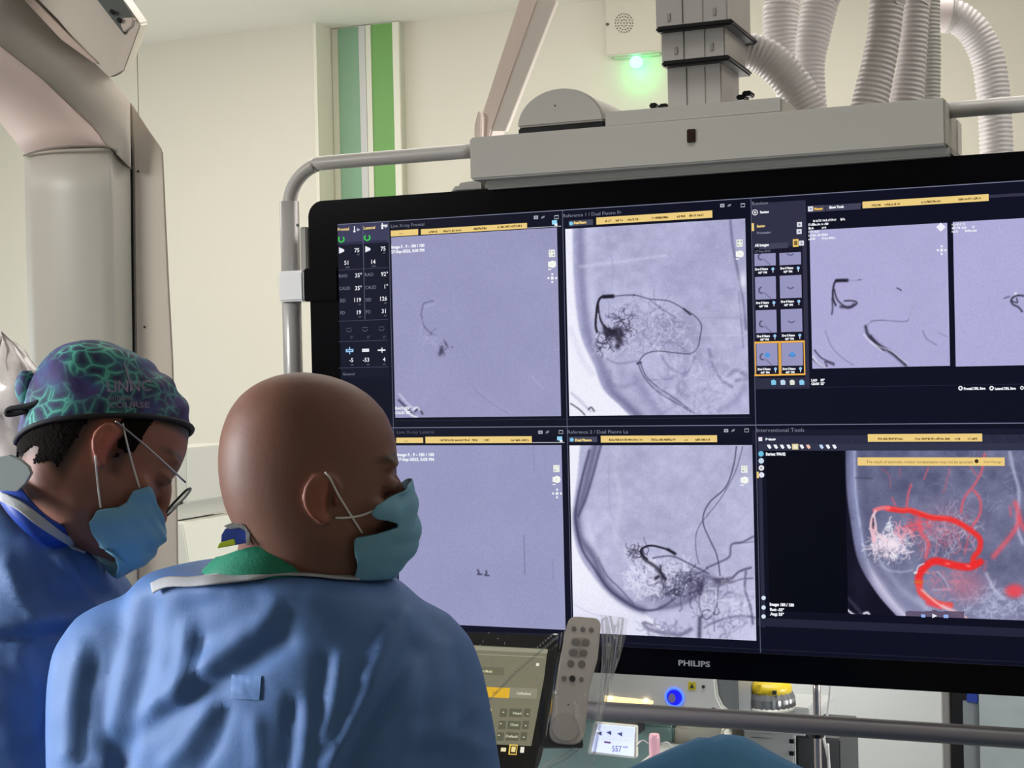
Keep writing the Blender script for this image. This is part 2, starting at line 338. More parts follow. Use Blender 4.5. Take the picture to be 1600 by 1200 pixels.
class Layer:
    """one flat printed/lit layer on the screen: one mesh per colour"""
    def __init__(s, name, k, stuff=False, each=False): s.b = {}; s.name = name; s.k = k; s.st = stuff; s.each = each; s.n = 0
    def g(s, c): s.n += 1; return s.b.setdefault((c, s.n if s.each else 0), G())
    def rect(s, x0, y0, x1, y1, c):
        a = PY(x0, y0, YS); b = PY(x1, y1, YS); y = lay(s.k)
        s.g(c).add([(a.x, y, b.z), (b.x, y, b.z), (b.x, y, a.z), (a.x, y, a.z)], [[0, 1, 2, 3]]); return s
    def hline(s, x0, y0, x1, w_, c):
        a = PY(x0, y0, YS); x_ = PY(x1, y0, YS).x; h = w_*.00105/2; y = lay(s.k)
        s.g(c).add([(a.x, y, a.z-h), (x_, y, a.z-h), (x_, y, a.z+h), (a.x, y, a.z+h)], [[0, 1, 2, 3]])
    def vline(s, x0, y0, y1, w_, c):
        a = PY(x0, y0, YS); b = PY(x0, y1, YS); h = w_*.00105/2; y = lay(s.k)
        s.g(c).add([(a.x-h, y, b.z), (a.x+h, y, b.z), (a.x+h, y, a.z), (a.x-h, y, a.z)], [[0, 1, 2, 3]])
    def poly(s, pts, c):
        y = lay(s.k); s.g(c).add([(PY(x, q, YS).x, y, PY(x, q, YS).z) for x, q in pts], [list(range(len(pts)))])
    def dot(s, x, y, r, c, n=14): s.poly([(x+r*math.cos(6.2832*i/n), y-r*math.sin(6.2832*i/n)) for i in range(n)], c)
    def arc(s, x, y, r, a0, a1, w_, c, n=14):
        A = [math.radians(a0+(a1-a0)*i/n) for i in range(n+1)]
        for p, q in zip(A[:-1], A[1:]):
            s.poly([(x+r*math.cos(p), y-r*math.sin(p)), (x+(r+w_)*math.cos(p), y-(r+w_)*math.sin(p)), (x+(r+w_)*math.cos(q), y-(r+w_)*math.sin(q)), (x+r*math.cos(q), y-r*math.sin(q))], c)
    def text(s, t, x, y, h, c, wd=None, align='LEFT', bold=0):
        """x,y = baseline point, h = cap height in px"""
        p = PY(x, y, YS); d = proj([p])[2][0]; sz = h*d/FPX/.7
        v, f = textmesh(t, sz, align, bold*d/FPX)
        xs = 1
        if wd and v: e = max(q.x for q in v)-min(q.x for q in v); xs = (PY(x+wd, y, YS).x-p.x)/e
        s.g(c).add([(p.x+q.x*xs, lay(s.k), p.z+q.y) for q in v], f)
    def scrib(s, x, y, wd, h, c, seed=0):
        """illegible small print: word-like runs of strokes"""
        r = random.Random(seed); u = x; z0 = PY(x, y, YS).z; Y0 = y
        while u < x+wd:
            L = r.uniform(3, 9)
            if r.random() < .8:
                k = u
                while k < min(u+L, x+wd):
                    q_ = PY(k, Y0, YS); y = float(proj([(q_.x, YS, z0)])[1][0])
                    s.rect(k, y-h*r.uniform(.65, 1), k+r.uniform(.6, 1.1), y, c); s.rect(k, y-h*r.choice((.1, .55, 1)), k+1.6, y-h*r.choice((0, .4, .8)), c); k += 1.7
            u += L+1.5
    def flush(s, parent, name=None):
        for (c, _), g in s.b.items():
            me = bpy.data.meshes.new(s.name); me.from_pydata(g.v, [], g.f); link(s.name, me, emat(c), parent, kind='stuff' if s.st else None)
# --- X-ray pictures: dense coloured grids on the screen
def picture(name, x0, y0, x1, y1, k, paint, label, step=1.12):
    a = PY(x0, y0, YS); b = PY(x1, y1, YS); W = x1-x0; H = y1-y0; nx = int(W/step); ny = int(H/step)
    X, Z = np.meshgrid(np.linspace(a.x, b.x, nx), np.linspace(a.z, b.z, ny))
    P = np.stack([X.ravel(), np.full(X.size, lay(k)), Z.ravel()], 1)
    u, v, _ = proj(P); col = paint(u, v)
    idx = np.arange(nx*ny).reshape(ny, nx); F = np.stack([idx[1:, :-1], idx[1:, 1:], idx[:-1, 1:], idx[:-1, :-1]], -1).reshape(-1, 4)
    me = bpy.data.meshes.new(name); me.vertices.add(len(P)); me.vertices.foreach_set('co', P.ravel())
    me.loops.add(F.size); me.loops.foreach_set('vertex_index', F.ravel().astype(np.int32)); me.polygons.add(len(F))
    me.polygons.foreach_set('loop_start', np.arange(0, F.size, 4, dtype=np.int32)); me.update(calc_edges=True)
    setcol(me, s2l(np.clip(col, 0, 255)))
    return link(name, me, mat('xray_screen', (4, 4, 6), .5, attr='emit', spec=.06), scr, True, label)
class Cv:
    def __init__(s, u, v, bg): s.u = u; s.v = v; s.c = np.zeros((len(u), 3))+np.array(bg, float)
    def mix(s, al, col): al = np.clip(al, 0, 1)[:, None]; s.c = s.c*(1-al)+np.array(col, float)*al
    def line(s, pts, w_, al, col, smooth=True, hard=2):
        if smooth and len(pts) > 2: pts = curve(pts, 5)
        xs = [p[0] for p in pts]; ys = [p[1] for p in pts]; m = (s.u > min(xs)-4*w_-2) & (s.u < max(xs)+4*w_+2) & (s.v > min(ys)-4*w_-2) & (s.v < max(ys)+4*w_+2)
        if not m.any(): return
        d, _ = segdist(s.u[m], s.v[m], pts); a = al*np.exp(-(d/w_)**hard); s.c[m] = s.c[m]*(1-a[:, None])+np.array(col, float)*a[:, None]
    def blob(s, x, y, rx, ry, al, col, hard=2, rot=0):
        c_, s_ = math.cos(rot), math.sin(rot); dx = (s.u-x)*c_+(s.v-y)*s_; dy = -(s.u-x)*s_+(s.v-y)*c_
        s.mix(al*np.exp(-((dx/rx)**2+(dy/ry)**2)**(hard/2)), col)
    def squig(s, x, y, rx, ry, n, L, w_, al, col, seed=1, bend=.7):
        r = random.Random(seed)
        for _ in range(n):
            a = r.uniform(0, 6.28); q = math.sqrt(r.random()); px, py = x+rx*q*math.cos(a), y+ry*q*math.sin(a); t = r.uniform(0, 6.28); p = [(px, py)]
            for k in range(r.randint(2, 5)):
                t += r.uniform(-bend, bend)*1.5; px += L*math.cos(t); py += L*math.sin(t); p.append((px, py))
            s.line(p, w_, al*r.uniform(.5, 1), col, False)
    def noise(s, amp, sc, seed, oct=3): s.c = s.c+(vnoise(s.u, s.v, sc, seed, oct)*amp)[:, None]
DK = (38, 36, 58); WH = (238, 238, 252)
def Q(ox, oy, sc): return lambda *p: [(ox+x/sc, oy+y/sc) for x, y in p]
def grain(c, a=9, seed=3): c.c = c.c+np.random.RandomState(seed).randn(len(c.u), 1)*a*.35; return c.c
def p_live1(u, v):
    c = Cv(u, v, (153, 153, 191)); c.noise(9, 60, 1); q = Q(600, 450, 4.8)
    c.mix(sstep((v-520)/200)*.25, (156, 154, 198))
    c.line(q((370, 97), (300, 115), (285, 160), (275, 210)), 1.0, .55, (70, 70, 100)); c.line(q((375, 120), (310, 140)), 1, .5, (190, 190, 225))
    c.line(q((285, 210), (290, 260), (310, 300), (360, 345)), 1.1, .5, (60, 60, 92)); c.line(q((360, 345), (330, 350), (400, 350)), .8, .4, (90, 90, 120)); c.line(q((350, 340), (390, 300)), .8, .4, (80, 80, 110))
    c.line(q((290, 230), (280, 300), (270, 360)), 1, .35, (185, 185, 220)); c.squig(672, 533, 14, 6, 18, 3, .7, .35, (185, 185, 220), 2)
    for x, y, rx, ry, r in ((430, 465, 2.6, 5, .4), (425, 490, 3.5, 4, .2), (465, 420, 1.8, 6, -.5), (512, 443, 1.3, 1.3, 0)): c.blob(600+x/4.8, 450+y/4.8, rx, ry, .75, (62, 58, 84), 2, r)
    c.squig(691, 546, 5, 6, 14, 2.5, .7, .5, (60, 58, 84), 5)
    c.line(q((670, 750), (740, 815), (830, 880), (930, 940)), .8, .3, (105, 105, 140)); c.line(q((700, 750), (860, 870), (960, 940)), .8, .25, (175, 175, 210)); c.line(q((1110, 660), (1140, 700), (1200, 755)), .9, .4, (190, 190, 224))
    c.line(q((110, 840), (170, 900), (230, 960)), 1.6, .8, (40, 38, 62)); c.line(q((115, 795), (180, 870), (240, 910)), 1.6, .8, (205, 205, 232)); c.line(q((150, 900), (190, 940), (250, 975)), 2, .9, (240, 240, 250))
    c.line(q((235, 925), (260, 905), (290, 945)), 1.5, .8, (40, 38, 62)); c.line(q((215, 915), (245, 895), (270, 915)), 1.3, .9, (240, 240, 250)); c.line(q((290, 880), (320, 800)), .8, .3, (185, 185, 220))
    return grain(c)
def p_live2(u, v):
    c = Cv(u, v, (152, 153, 192)); c.noise(8, 70, 4); q = Q(580, 640, 3.333)
    c.line(q((845, 190), (848, 320)), .8, .3, (110, 110, 145)); c.line(q((795, 655), (800, 860)), .9, .5, (96, 94, 130)); c.line(q((945, 780), (950, 890)), .8, .3, (105, 105, 140))
    for p in (((555, 835), (562, 850), (555, 858), (575, 858)), ((598, 840), (602, 852), (592, 862), (612, 864))): c.line(q(*p), 1.2, .9, (50, 46, 70), False)
    return grain(c)
def p_ref1(u, v):
    q = Q(870, 310, 3.43); c = Cv(u, v, (178, 178, 212)); c.noise(40, 60, 7, 4); c.noise(26, 12, 8, 3)
    bd = curve(q((78, 100), (80, 350), (98, 600), (130, 760), (195, 900), (240, 1020), (330, 1110), (420, 1200)), 6); ys = [p[1] for p in bd]; xs = [p[0] for p in bd]
    dx = u-np.interp(v, ys, xs); c.mix(.35*sstep((u-1060)/60)*sstep((500-v)/100), (150, 150, 186)); c.mix(.4*np.exp(-((u-1075)**2/2500+(v-410)**2/2500)), (160, 160, 196))
    c.mix(.62*np.exp(-((dx-15)/8)**2), (112, 112, 150)); c.mix(.3*np.exp(-((dx-27)/9)**2), (215, 215, 238)); c.mix(.45*sstep((v-570)/80)*np.exp(-((dx-18)/14)**2), (98, 98, 135))
    c.mix(1-sstep((dx+1)/6), WH)
    c.line(q((75, 700), (130, 850), (190, 940)), 5, .35, (200, 200, 228)); c.line(q((930, 120), (945, 260), (985, 470), (1000, 560), (1015, 700)), 2.2, .6, (88, 88, 122)); c.line(q((975, 500), (1000, 800)), 1.2, .5, (110, 110, 145))
    c.blob(1161, 440, 6, 14, .8, (235, 235, 250)); c.blob(1152, 482, 16, 14, .35, (215, 215, 240)); c.line(q((125, 365), (300, 345), (580, 305)), 2.6, .4, (215, 215, 240)); c.line(q((265, 170), (300, 350), (295, 480)), 1.6, .3, (150, 150, 185))
    c.line(q((840, 170), (800, 290), (600, 440), (560, 500)), 7, .2, (145, 145, 180)); c.line(q((850, 500), (1060, 470)), 2, .25, (150, 150, 185)); c.line(q((740, 640), (980, 640)), 2, .3, (140, 140, 178)); c.line(q((740, 735), (1000, 735)), 1.4, .3, (215, 215, 240))
    # nidus
    c.blob(1012, 520, 48, 34, .25, (135, 132, 168)); c.blob(1058, 515, 28, 28, .3, (120, 118, 152))
    c.squig(1000, 512, 62, 42, 150, 5, .9, .42, (110, 108, 145), 11); c.squig(1010, 520, 66, 40, 130, 5, 1, .45, (212, 212, 238), 12); c.squig(960, 535, 34, 30, 60, 4, .8, .6, (205, 205, 232), 13)
    c.squig(968, 508, 22, 18, 46, 4, .9, .7, (52, 48, 72), 14); c.squig(945, 532, 18, 13, 26, 3.5, .9, .75, (45, 42, 66), 15)
    c.blob(957, 519, 14, 6, .95, (42, 38, 56), 3, .15); c.blob(967, 530, 10, 6, .9, (42, 38, 56), 3, .9); c.blob(965, 541, 4.5, 5, .85, (42, 38, 56), 3)
    c.line(q((255, 690), (275, 735), (330, 700), (350, 730)), 3.2, .85, (40, 36, 54))
    c.line(q((300, 527), (270, 527), (235, 532), (218, 570), (212, 620), (208, 680), (215, 715)), 2.0, .95, (30, 26, 42), hard=4); c.line(q((300, 524), (250, 527)), 3.2, .95, (26, 22, 38), hard=4); c.line(q((222, 570), (228, 630), (250, 680), (290, 710)), 1.7, .9, (34, 30, 46), hard=4)
    c.line(q((222, 620), (222, 650)), 1.2, .8, (200, 200, 228))
    c.line(q((300, 525), (412, 518), (500, 540), (600, 550), (690, 598), (745, 635), (775, 680), (768, 740), (755, 800), (715, 832), (640, 828), (540, 818), (480, 832), (448, 862), (445, 880)), .95, .8, (62, 58, 84))
    c.line(q((680, 592), (715, 622)), 1.5, .9, (36, 32, 50)); c.blob(990.5, 461, 1.4, 1.4, .9, (40, 36, 54)); c.line(q((432, 884), (450, 880)), 1.7, .95, (30, 26, 40))
    for o, a_ in ((-7, .75), (7, .75)): c.line(q((443+o, 885), (470+o, 950), (530+o, 1015-o), (620+o, 1075-o), (690+o, 1120), (730+o, 1150)), .9, a_, (60, 56, 84))
    c.line(q((443, 885), (470, 950), (530, 1015), (620, 1075), (720, 1145)), 1.8, .45, (130, 128, 165))
    c.line(q((500, 545), (560, 590), (640, 640)), 1, .6, (90, 88, 122)); c.line(q((560, 770), (640, 775), (700, 830)), 2, .4, (120, 118, 152)); c.line(q((270, 860), (330, 885), (440, 870)), 1.6, .5, (120, 118, 152))
    for p, w_, a_ in ((((425, 960), (470, 1040), (560, 1160)), 7, .35), (((285, 930), (290, 990), (350, 1010), (420, 990)), 4, .3), (((815, 810), (840, 900), (880, 970), (940, 1010)), 2.5, .55), (((920, 950), (960, 920), (1020, 960), (960, 975)), 3.5, .5), (((870, 1140), (960, 1080), (1010, 1000)), 5, .3), (((560, 840), (600, 900), (690, 940), (740, 850)), 2, .4), (((480, 975), (620, 965)), 1.4, .4), (((690, 930), (650, 1020), (700, 1060)), 3, .35)): c.line(q(*p), w_, a_, (112, 110, 148))
    c.squig(1085, 600, 60, 44, 60, 7, 1.6, .28, (215, 215, 240), 21); c.squig(1085, 600, 60, 44, 50, 7, 1.6, .25, (130, 128, 165), 22)
    c.line(q((80, 1045), (130, 1090), (180, 1140)), 2.4, .4, (150, 150, 185)); c.line(q((75, 1100), (120, 1130), (150, 1160)), 1.2, .8, (50, 48, 68)); c.line(q((170, 1130), (185, 1120), (200, 1140)), 1.4, .8, (50, 48, 68))
    return grain(c, 12)
def p_ref2(u, v):
    q = Q(870, 650, 3.333); c = Cv(u, v, (182, 182, 214)); c.noise(36, 55, 31, 4); c.noise(20, 12, 32, 3)
    bd = curve(q((118, 140), (100, 330), (80, 480), (85, 620), (120, 740), (210, 870), (300, 960), (400, 1020), (470, 1045), (640, 1180)), 6); d, s_ = segdist(u, v, bd); dd = d*np.where(u > np.interp(v, [p[1] for p in bd], [p[0] for p in bd]), 1, -1)
    c.mix(1-sstep((dd+1)/5), WH); c.mix(sstep((v-950)/22)*.75*(u < 1010), (228, 228, 246)); c.mix(sstep((v-905)/60)*.35, (215, 215, 240))
    bone = q((205, 140), (165, 300), (130, 440), (105, 520), (125, 640), (190, 730), (240, 850), (300, 920), (380, 980), (450, 1010))
    c.line(bone, 6.5, .75, (88, 88, 122)); c.line(q((230, 150), (190, 300), (150, 430), (112, 520)), 2.2, .7, (66, 66, 98)); c.line(q((170, 180), (130, 330), (100, 480), (100, 560), (130, 690), (200, 800), (270, 900), (370, 975), (450, 1010), (540, 1000), (640, 930)), 2.2, .75, (60, 60, 92))
    c.line(q((215, 740), (260, 830), (330, 900), (400, 980)), 1.6, .6, (80, 80, 115)); c.line(q((160, 560), (190, 660), (240, 760)), 5, .3, (225, 225, 245)); c.line(q((310, 620), (360, 700), (340, 760)), 3, .25, (220, 220, 242)); c.line(q((270, 250), (275, 480), (300, 540)), 1.4, .3, (150, 150, 185))
    c.line(q((330, 170), (300, 260), (330, 420), (300, 640), (350, 700)), 4, .22, (222, 222, 244))
    c.line(q((935, 160), (920, 260), (880, 370), (800, 445), (765, 510), (765, 570), (800, 650), (835, 730), (850, 830)), 1.1, .85, (62, 60, 86)); c.line(q((968, 160), (930, 290), (860, 420), (790, 510), (750, 560), (725, 620), (725, 700), (740, 770)), .9, .7, (84, 82, 112))
    # nidus wedge
    c.blob(1078, 906, 40, 18, .5, (92, 90, 124), 3, .12); c.blob(1045, 930, 46, 20, .45, (98, 96, 130), 3, -.15)
    c.squig(1040, 905, 58, 30, 120, 4, .9, .42, (84, 82, 112), 33); c.squig(1030, 902, 56, 30, 190, 4, 1.1, .65, (222, 222, 244), 34); c.squig(1005, 895, 24, 26, 70, 4, .9, .5, (225, 225, 246), 37); c.squig(1068, 915, 40, 20, 70, 5, 1.2, .6, (56, 54, 80), 35); c.squig(998, 862, 18, 10, 26, 4, .8, .7, (46, 42, 62), 36)
    c.line(q((615, 715), (560, 690), (490, 675), (445, 690), (438, 715), (470, 745)), 1.7, .95, (30, 26, 40), hard=4); c.line(q((580, 695), (615, 718)), 2.4, .95, (26, 24, 36)); c.line(q((445, 700), (450, 740), (500, 775), (530, 800), (560, 850)), 2.6, .85, (36, 34, 50)); c.line(q((540, 780), (545, 820), (570, 850)), 1.8, .8, (40, 38, 56)); c.line(q((515, 845), (530, 835)), 3, .9, (36, 34, 50))
    c.line(q((500, 740), (600, 730), (700, 775), (790, 820)), 1.4, .7, (56, 54, 78)); c.blob(1130, 908, 14, 5.5, .9, (52, 48, 70), 3, -.15); c.line(q((820, 850), (900, 850), (950, 810), (1010, 790)), 2, .7, (66, 62, 88)); c.line(q((900, 870), (960, 850), (1020, 845)), 1.6, .6, (84, 80, 108))
    c.line(q((770, 830), (850, 870), (760, 920), (640, 980), (540, 1000)), 4, .5, (80, 78, 108))
    c.line(q((1022, 628), (970, 655), (910, 670), (900, 730), (850, 760), (780, 790)), 1.8, .7, (74, 72, 102)); c.line(q((1020, 655), (930, 665)), 1.4, .5, (90, 88, 120))
    for p, w_, a_ in ((((740, 880), (745, 1000), (780, 1060), (830, 1000), (840, 880)), 1.3, .7), (((985, 810), (980, 900), (1010, 1000), (1020, 1080)), 2.2, .6), (((770, 1100), (860, 1060), (960, 1040), (1030, 1050)), 2.2, .5), (((820, 900), (820, 1120)), 1.2, .45), (((745, 1050), (742, 1150)), 3.4, .85), (((850, 960), (900, 920), (960, 940), (960, 990)), 3, .3), (((450, 1080), (480, 1110), (560, 1130), (640, 1140), (700, 1110)), 3, .55), (((460, 1075), (500, 1090)), 2, .6)): c.line(q(*p), w_, a_, (66, 64, 92))
    c.line(q((755, 1050), (760, 1020), (790, 1010), (830, 1035), (845, 1015), (830, 990)), .9, .8, (50, 48, 70)); c.squig(1130, 960, 40, 40, 60, 7, 1.4, .35, (112, 110, 146), 38); c.squig(1040, 985, 30, 12, 50, 5, 1.2, .45, (125, 124, 160), 40); c.squig(1130, 940, 44, 44, 50, 7, 1.6, .35, (225, 225, 245), 39)
    c.line(q((90, 980), (160, 1020), (240, 1045)), 1, .4, (180, 180, 212))
    return grain(c, 12)
def ves(c, q, sc=1):
    c.line(q((590, 540), (560, 538), (528, 545), (515, 590), (515, 640), (530, 680)), 1.7, .9, (40, 38, 56), hard=3); c.line(q((595, 538), (535, 540)), 2.8, .95, (28, 26, 40), hard=3); c.line(q((522, 590), (535, 640), (560, 670), (600, 695), (650, 670), (630, 655), (580, 655)), 1.5, .8, (48, 44, 64), hard=3)
    c.line(q((510, 640), (512, 700), (508, 730)), 1.4, .75, (52, 48, 70)); c.line(q((560, 688), (610, 690), (635, 675)), 2.6, .8, (52, 48, 70))
def p_rev1(u, v):
    q = Q(1160, 290, 3.636); r = Q(1360, 290, 3.636); c = Cv(u, v, (174, 172, 214)); c.noise(7, 60, 51); ves(c, q)
    c.line(q((595, 538), (640, 540), (680, 535)), .8, .5, (120, 118, 150)); c.blob(1343, 437, 2, 1, .7, (50, 48, 70)); c.line(q((470, 825), (510, 920), (570, 980), (630, 1020)), .9, .5, (96, 94, 128))
    c.line(q((700, 800), (715, 850), (760, 895), (800, 935)), 2.4, .85, (42, 40, 60)); c.line(q((690, 845), (725, 885), (800, 945)), 1.2, .7, (230, 230, 248)); c.line(r((0, 770), (70, 765), (140, 770), (210, 768), (235, 720), (245, 670)), 1, .6, (100, 98, 132)); c.line(r((245, 665), (235, 725), (222, 760)), .8, .6, (215, 214, 240))
    c.line(r((0, 855), (40, 900), (120, 950), (200, 1020)), 2.6, .85, (42, 40, 60)); c.line(r((0, 885), (50, 915), (120, 940), (170, 980), (215, 1015)), 1.2, .6, (228, 228, 246)); c.line(q((705, 800), (740, 770), (800, 765)), .9, .5, (110, 108, 140))
    c.line(r((152, 582), (175, 595)), 1, .9, (40, 38, 56)); c.line(r((297, 825), (320, 870), (375, 905)), 1, .6, (96, 94, 128)); c.line(r((385, 835), (440, 860)), .8, .4, (96, 94, 128))
    c.line(q((410, 935), (450, 980), (520, 1010)), 1.3, .8, (48, 46, 66)); c.line(q((400, 985), (440, 1020), (480, 1025), (470, 1000), (520, 1020)), 1.2, .8, (48, 46, 66)); c.line(q((400, 970), (430, 1010), (470, 1030)), 1.3, .8, (238, 238, 250))
    return grain(c)
def p_rev2(u, v):
    r = Q(1360, 290, 3.636); c = Cv(u, v, (174, 173, 216)); c.noise(6, 60, 61)
    c.line(r((900, 630), (830, 625), (800, 650), (810, 675), (840, 690), (862, 715)), 1.6, .9, (42, 40, 58), hard=3); c.line(r((800, 655), (835, 665), (830, 640)), 1.2, .9, (42, 40, 58)); c.line(r((760, 640), (790, 630)), 1.2, .7, (70, 66, 92)); c.blob(1360+825/3.636, 290+614/3.636, 2, 2, 1, (240, 240, 250))
    c.line(r((900, 632), (1100, 610), (1300, 700)), 1.6, .8, (60, 56, 80)); return grain(c)
def p_tool(u, v):
    q = Q(1170, 650, 3.53); c = Cv(u, v, (104, 106, 138)); c.noise(50, 50, 71, 4); c.noise(26, 12, 72, 3)
    bd = curve(q((530, 180), (535, 400), (560, 600), (600, 800), (690, 960), (790, 1080), (900, 1190)), 6); ys = [p[1] for p in bd]; xs = [p[0] for p in bd]; dx = u-np.interp(v, ys, xs)
    c.mix(sstep((v-860)/90)*.45, (165, 165, 200)); c.mix(.7*np.exp(-((dx-12)/7)**2), (142, 150, 190)); c.mix(.7*np.exp(-((dx-15)/2.2)**2)*(.6+.8*vnoise(u, v, 12, 75)), (205, 212, 240)); c.mix(sstep((v-850)/70)*.7*np.exp(-((dx-13)/9)**2), (212, 204, 228)); c.mix(.4*np.exp(-((dx-30)/8)**2)*(v < 850), (80, 82, 112))
    c.mix(1-sstep((dx+1)/4), (16, 16, 34)); c.blob(1345, 905, 16, 40, .25*1, (50, 50, 72), 3)
    c.line(q((590, 340), (680, 345)), 1.5, .5, (60, 60, 80))
    for p, w_, a_ in ((((1440, 200), (1460, 300), (1490, 420), (1480, 600), (1510, 700)), 3, .6), (((1310, 870), (1350, 950), (1410, 1010)), 3, .6), (((700, 700), (740, 830), (830, 860), (900, 850)), 2, .4), (((1040, 860), (1080, 900), (1110, 960)), 1.6, .5), (((700, 760), (840, 950), (980, 1060)), 5, .25), (((940, 1010), (1000, 1080)), 6, .35), (((1020, 960), (1100, 955)), 1.4, .5)): c.line(q(*p), w_, a_, (200, 202, 230))
    c.squig(1480, 835, 48, 32, 110, 6, 1.1, .35, (212, 205, 228), 76); c.squig(1400, 850, 26, 30, 60, 5, .9, .4, (175, 178, 210), 77); c.squig(1560, 940, 60, 26, 90, 5, 1.6, .35, (200, 205, 232), 78); c.squig(1530, 760, 80, 50, 40, 9, 1.2, .2, (180, 182, 212), 79)
    PK = (226, 92, 108); RD = (236, 52, 52)
    c.blob(1510, 915, 30, 26, .45, (200, 110, 130), 3); c.blob(1480, 820, 40, 30, .25, (205, 110, 130)); c.squig(1480, 900, 40, 26, 60, 4, 1.1, .4, (224, 130, 146), 80); c.squig(1478, 840, 44, 30, 50, 5, 1, .35, (222, 110, 128), 81); c.squig(1435, 822, 22, 10, 40, 4, 1.2, .5, PK, 82)
    for p, w_, a_ in ((((1300, 210), (1285, 300), (1250, 370), (1190, 450), (1170, 530)), 2, .8), (((1240, 410), (1275, 460), (1275, 540), (1230, 610)), 2.2, .8), (((1220, 280), (1260, 330)), 1, .6), (((895, 380), (880, 430), (870, 500)), 1.8, .8), (((990, 285), (965, 350)), 1.4, .6), (((1110, 290), (1075, 420)), 2, .3), (((790, 450), (810, 495)), 1.5, .6), (((735, 290), (775, 330), (780, 400)), 1, .4), (((835, 290), (830, 330)), .9, .4), (((1470, 480), (1490, 560), (1460, 640), (1350, 775)), 4.2, .8), (((1440, 500), (1445, 550)), 2, .6), (((1490, 560), (1518, 625)), 4, .8), (((940, 540), (950, 640), (990, 700), (975, 780)), 3.2, .8), (((860, 610), (920, 600), (960, 620)), 2, .6), (((900, 530), (940, 600)), 1.5, .6), (((1215, 650), (1190, 760)), 2, .5), (((1310, 800), (1300, 850)), 2, .4)): c.line(q(*p), w_, a_, PK)
    c.blob(1170+1465/3.53, 650+965/3.53, 15, 11, .9, (238, 72, 82), 4)
    c.squig(1387, 852, 30, 18, 120, 4.5, 1.1, .75, (238, 222, 236), 83); c.blob(1392, 850, 18, 9, .9, (244, 228, 240), 3, .3); c.blob(1397, 869, 6, 6, .9, (240, 236, 248), 3); c.squig(1412, 833, 14, 6, 30, 3.5, 1, .7, (240, 160, 176), 84); c.squig(1388, 820, 4, 5, 14, 2.5, 1, .8, (235, 235, 248), 85)
    c.squig(1380, 868, 26, 16, 22, 4, .8, .3, (60, 60, 82), 86)
    tube = q((765, 510), (850, 522), (885, 520), (960, 545), (1010, 560), (1100, 568), (1160, 590), (1230, 635), (1275, 680), (1270, 740), (1240, 780), (1236, 820))
    c.line(tube, 4.6, .95, RD, hard=5); c.line(q((785, 505), (850, 516), (900, 512), (1000, 545), (1100, 560)), 1.3, .5, (250, 110, 100))
    c.line(q((1275, 805), (1220, 832), (1140, 825), (1030, 800), (970, 835), (940, 880), (938, 920)), 6.3, .97, (238, 44, 44), hard=5); c.line(q((938, 915), (950, 975), (1010, 1020), (1060, 1040), (1110, 1045)), 5.6, .9, (240, 76, 72), hard=5); c.line(q((990, 1030), (1060, 1050)), 5, .7, (236, 70, 80), hard=4)
    c.line(q((770, 507), (730, 508), (695, 520)), 3.6, .9, (240, 120, 128), hard=4); c.line(q((700, 525), (680, 560), (672, 620), (690, 690)), 2, .9, (240, 196, 206), hard=4); c.line(q((690, 545), (700, 600), (710, 650), (760, 690)), 1.6, .9, (244, 214, 222)); c.line(q((690, 620), (690, 690)), 3.4, .8, (240, 190, 202), hard=4); c.line(q((685, 565), (687, 620)), 1, .9, (90, 40, 60))
    c.line(q((955, 960), (1050, 1040), (1180, 1100), (1230, 1150)), 1.8, .8, (246, 190, 186)); c.line(q((1070, 1050), (1150, 1090), (1200, 1150)), 3.6, .6, (236, 200, 214)); c.line(q((915, 915), (960, 918)), 1.2, .95, (190, 120, 40)); c.line(q((925, 865), (935, 830), (965, 815)), 1.1, .8, (235, 235, 248)); c.blob(1430, 895, 2.4, 2, .95, (250, 246, 250))
    for x, y in ((1098, 815), (1210, 828), (985, 865)): c.blob(1170+x/3.53, 650+y/3.53, 4, 1.6, .8, (250, 130, 130), 2, .2)
    c.line(q((540, 1000), (580, 1040), (620, 1090)), 3, .4, (90, 92, 112)); c.line(q((530, 1055), (570, 1090), (620, 1110), (660, 1115)), 1.6, .95, (240, 240, 250)); c.line(q((635, 1090), (655, 1085), (668, 1105)), 2, .95, (240, 240, 250))
    c.mix(.9*(((np.abs(u-1460.5) < 46) & (np.abs(v-962) < 7)) | (np.hypot(u-1460, v-962) < 9)), (92, 78, 104))
    return grain(c, 10)
picture('xray_image', 611.5, 371, 877, 650, 2, p_live1, 'plain lilac live frontal X-ray image with small dark vessels')
picture('xray_image', 619, 696, 884, 984, 2, p_live2, 'plain lilac live lateral X-ray image, nearly empty')
picture('xray_image', 883.5, 358, 1171, 647, 2, p_ref1, 'frontal skull X-ray with a black vessel tangle')
picture('xray_image', 890, 696, 1182, 1001, 2, p_ref2, 'lateral skull X-ray with curved dark bone and vessel wedge')
picture('xray_image', 1265, 360, 1484.5, 571.5, 2, p_rev1, 'lilac review image with a hooked vessel')
picture('xray_image', 1489, 347, 1720, 568, 2, p_rev2, 'lilac review image at the right edge', 1.5)
picture('roadmap_image', 1320, 704, 1800, 977, 2, p_tool, 'grey skull view with bright red vessels')
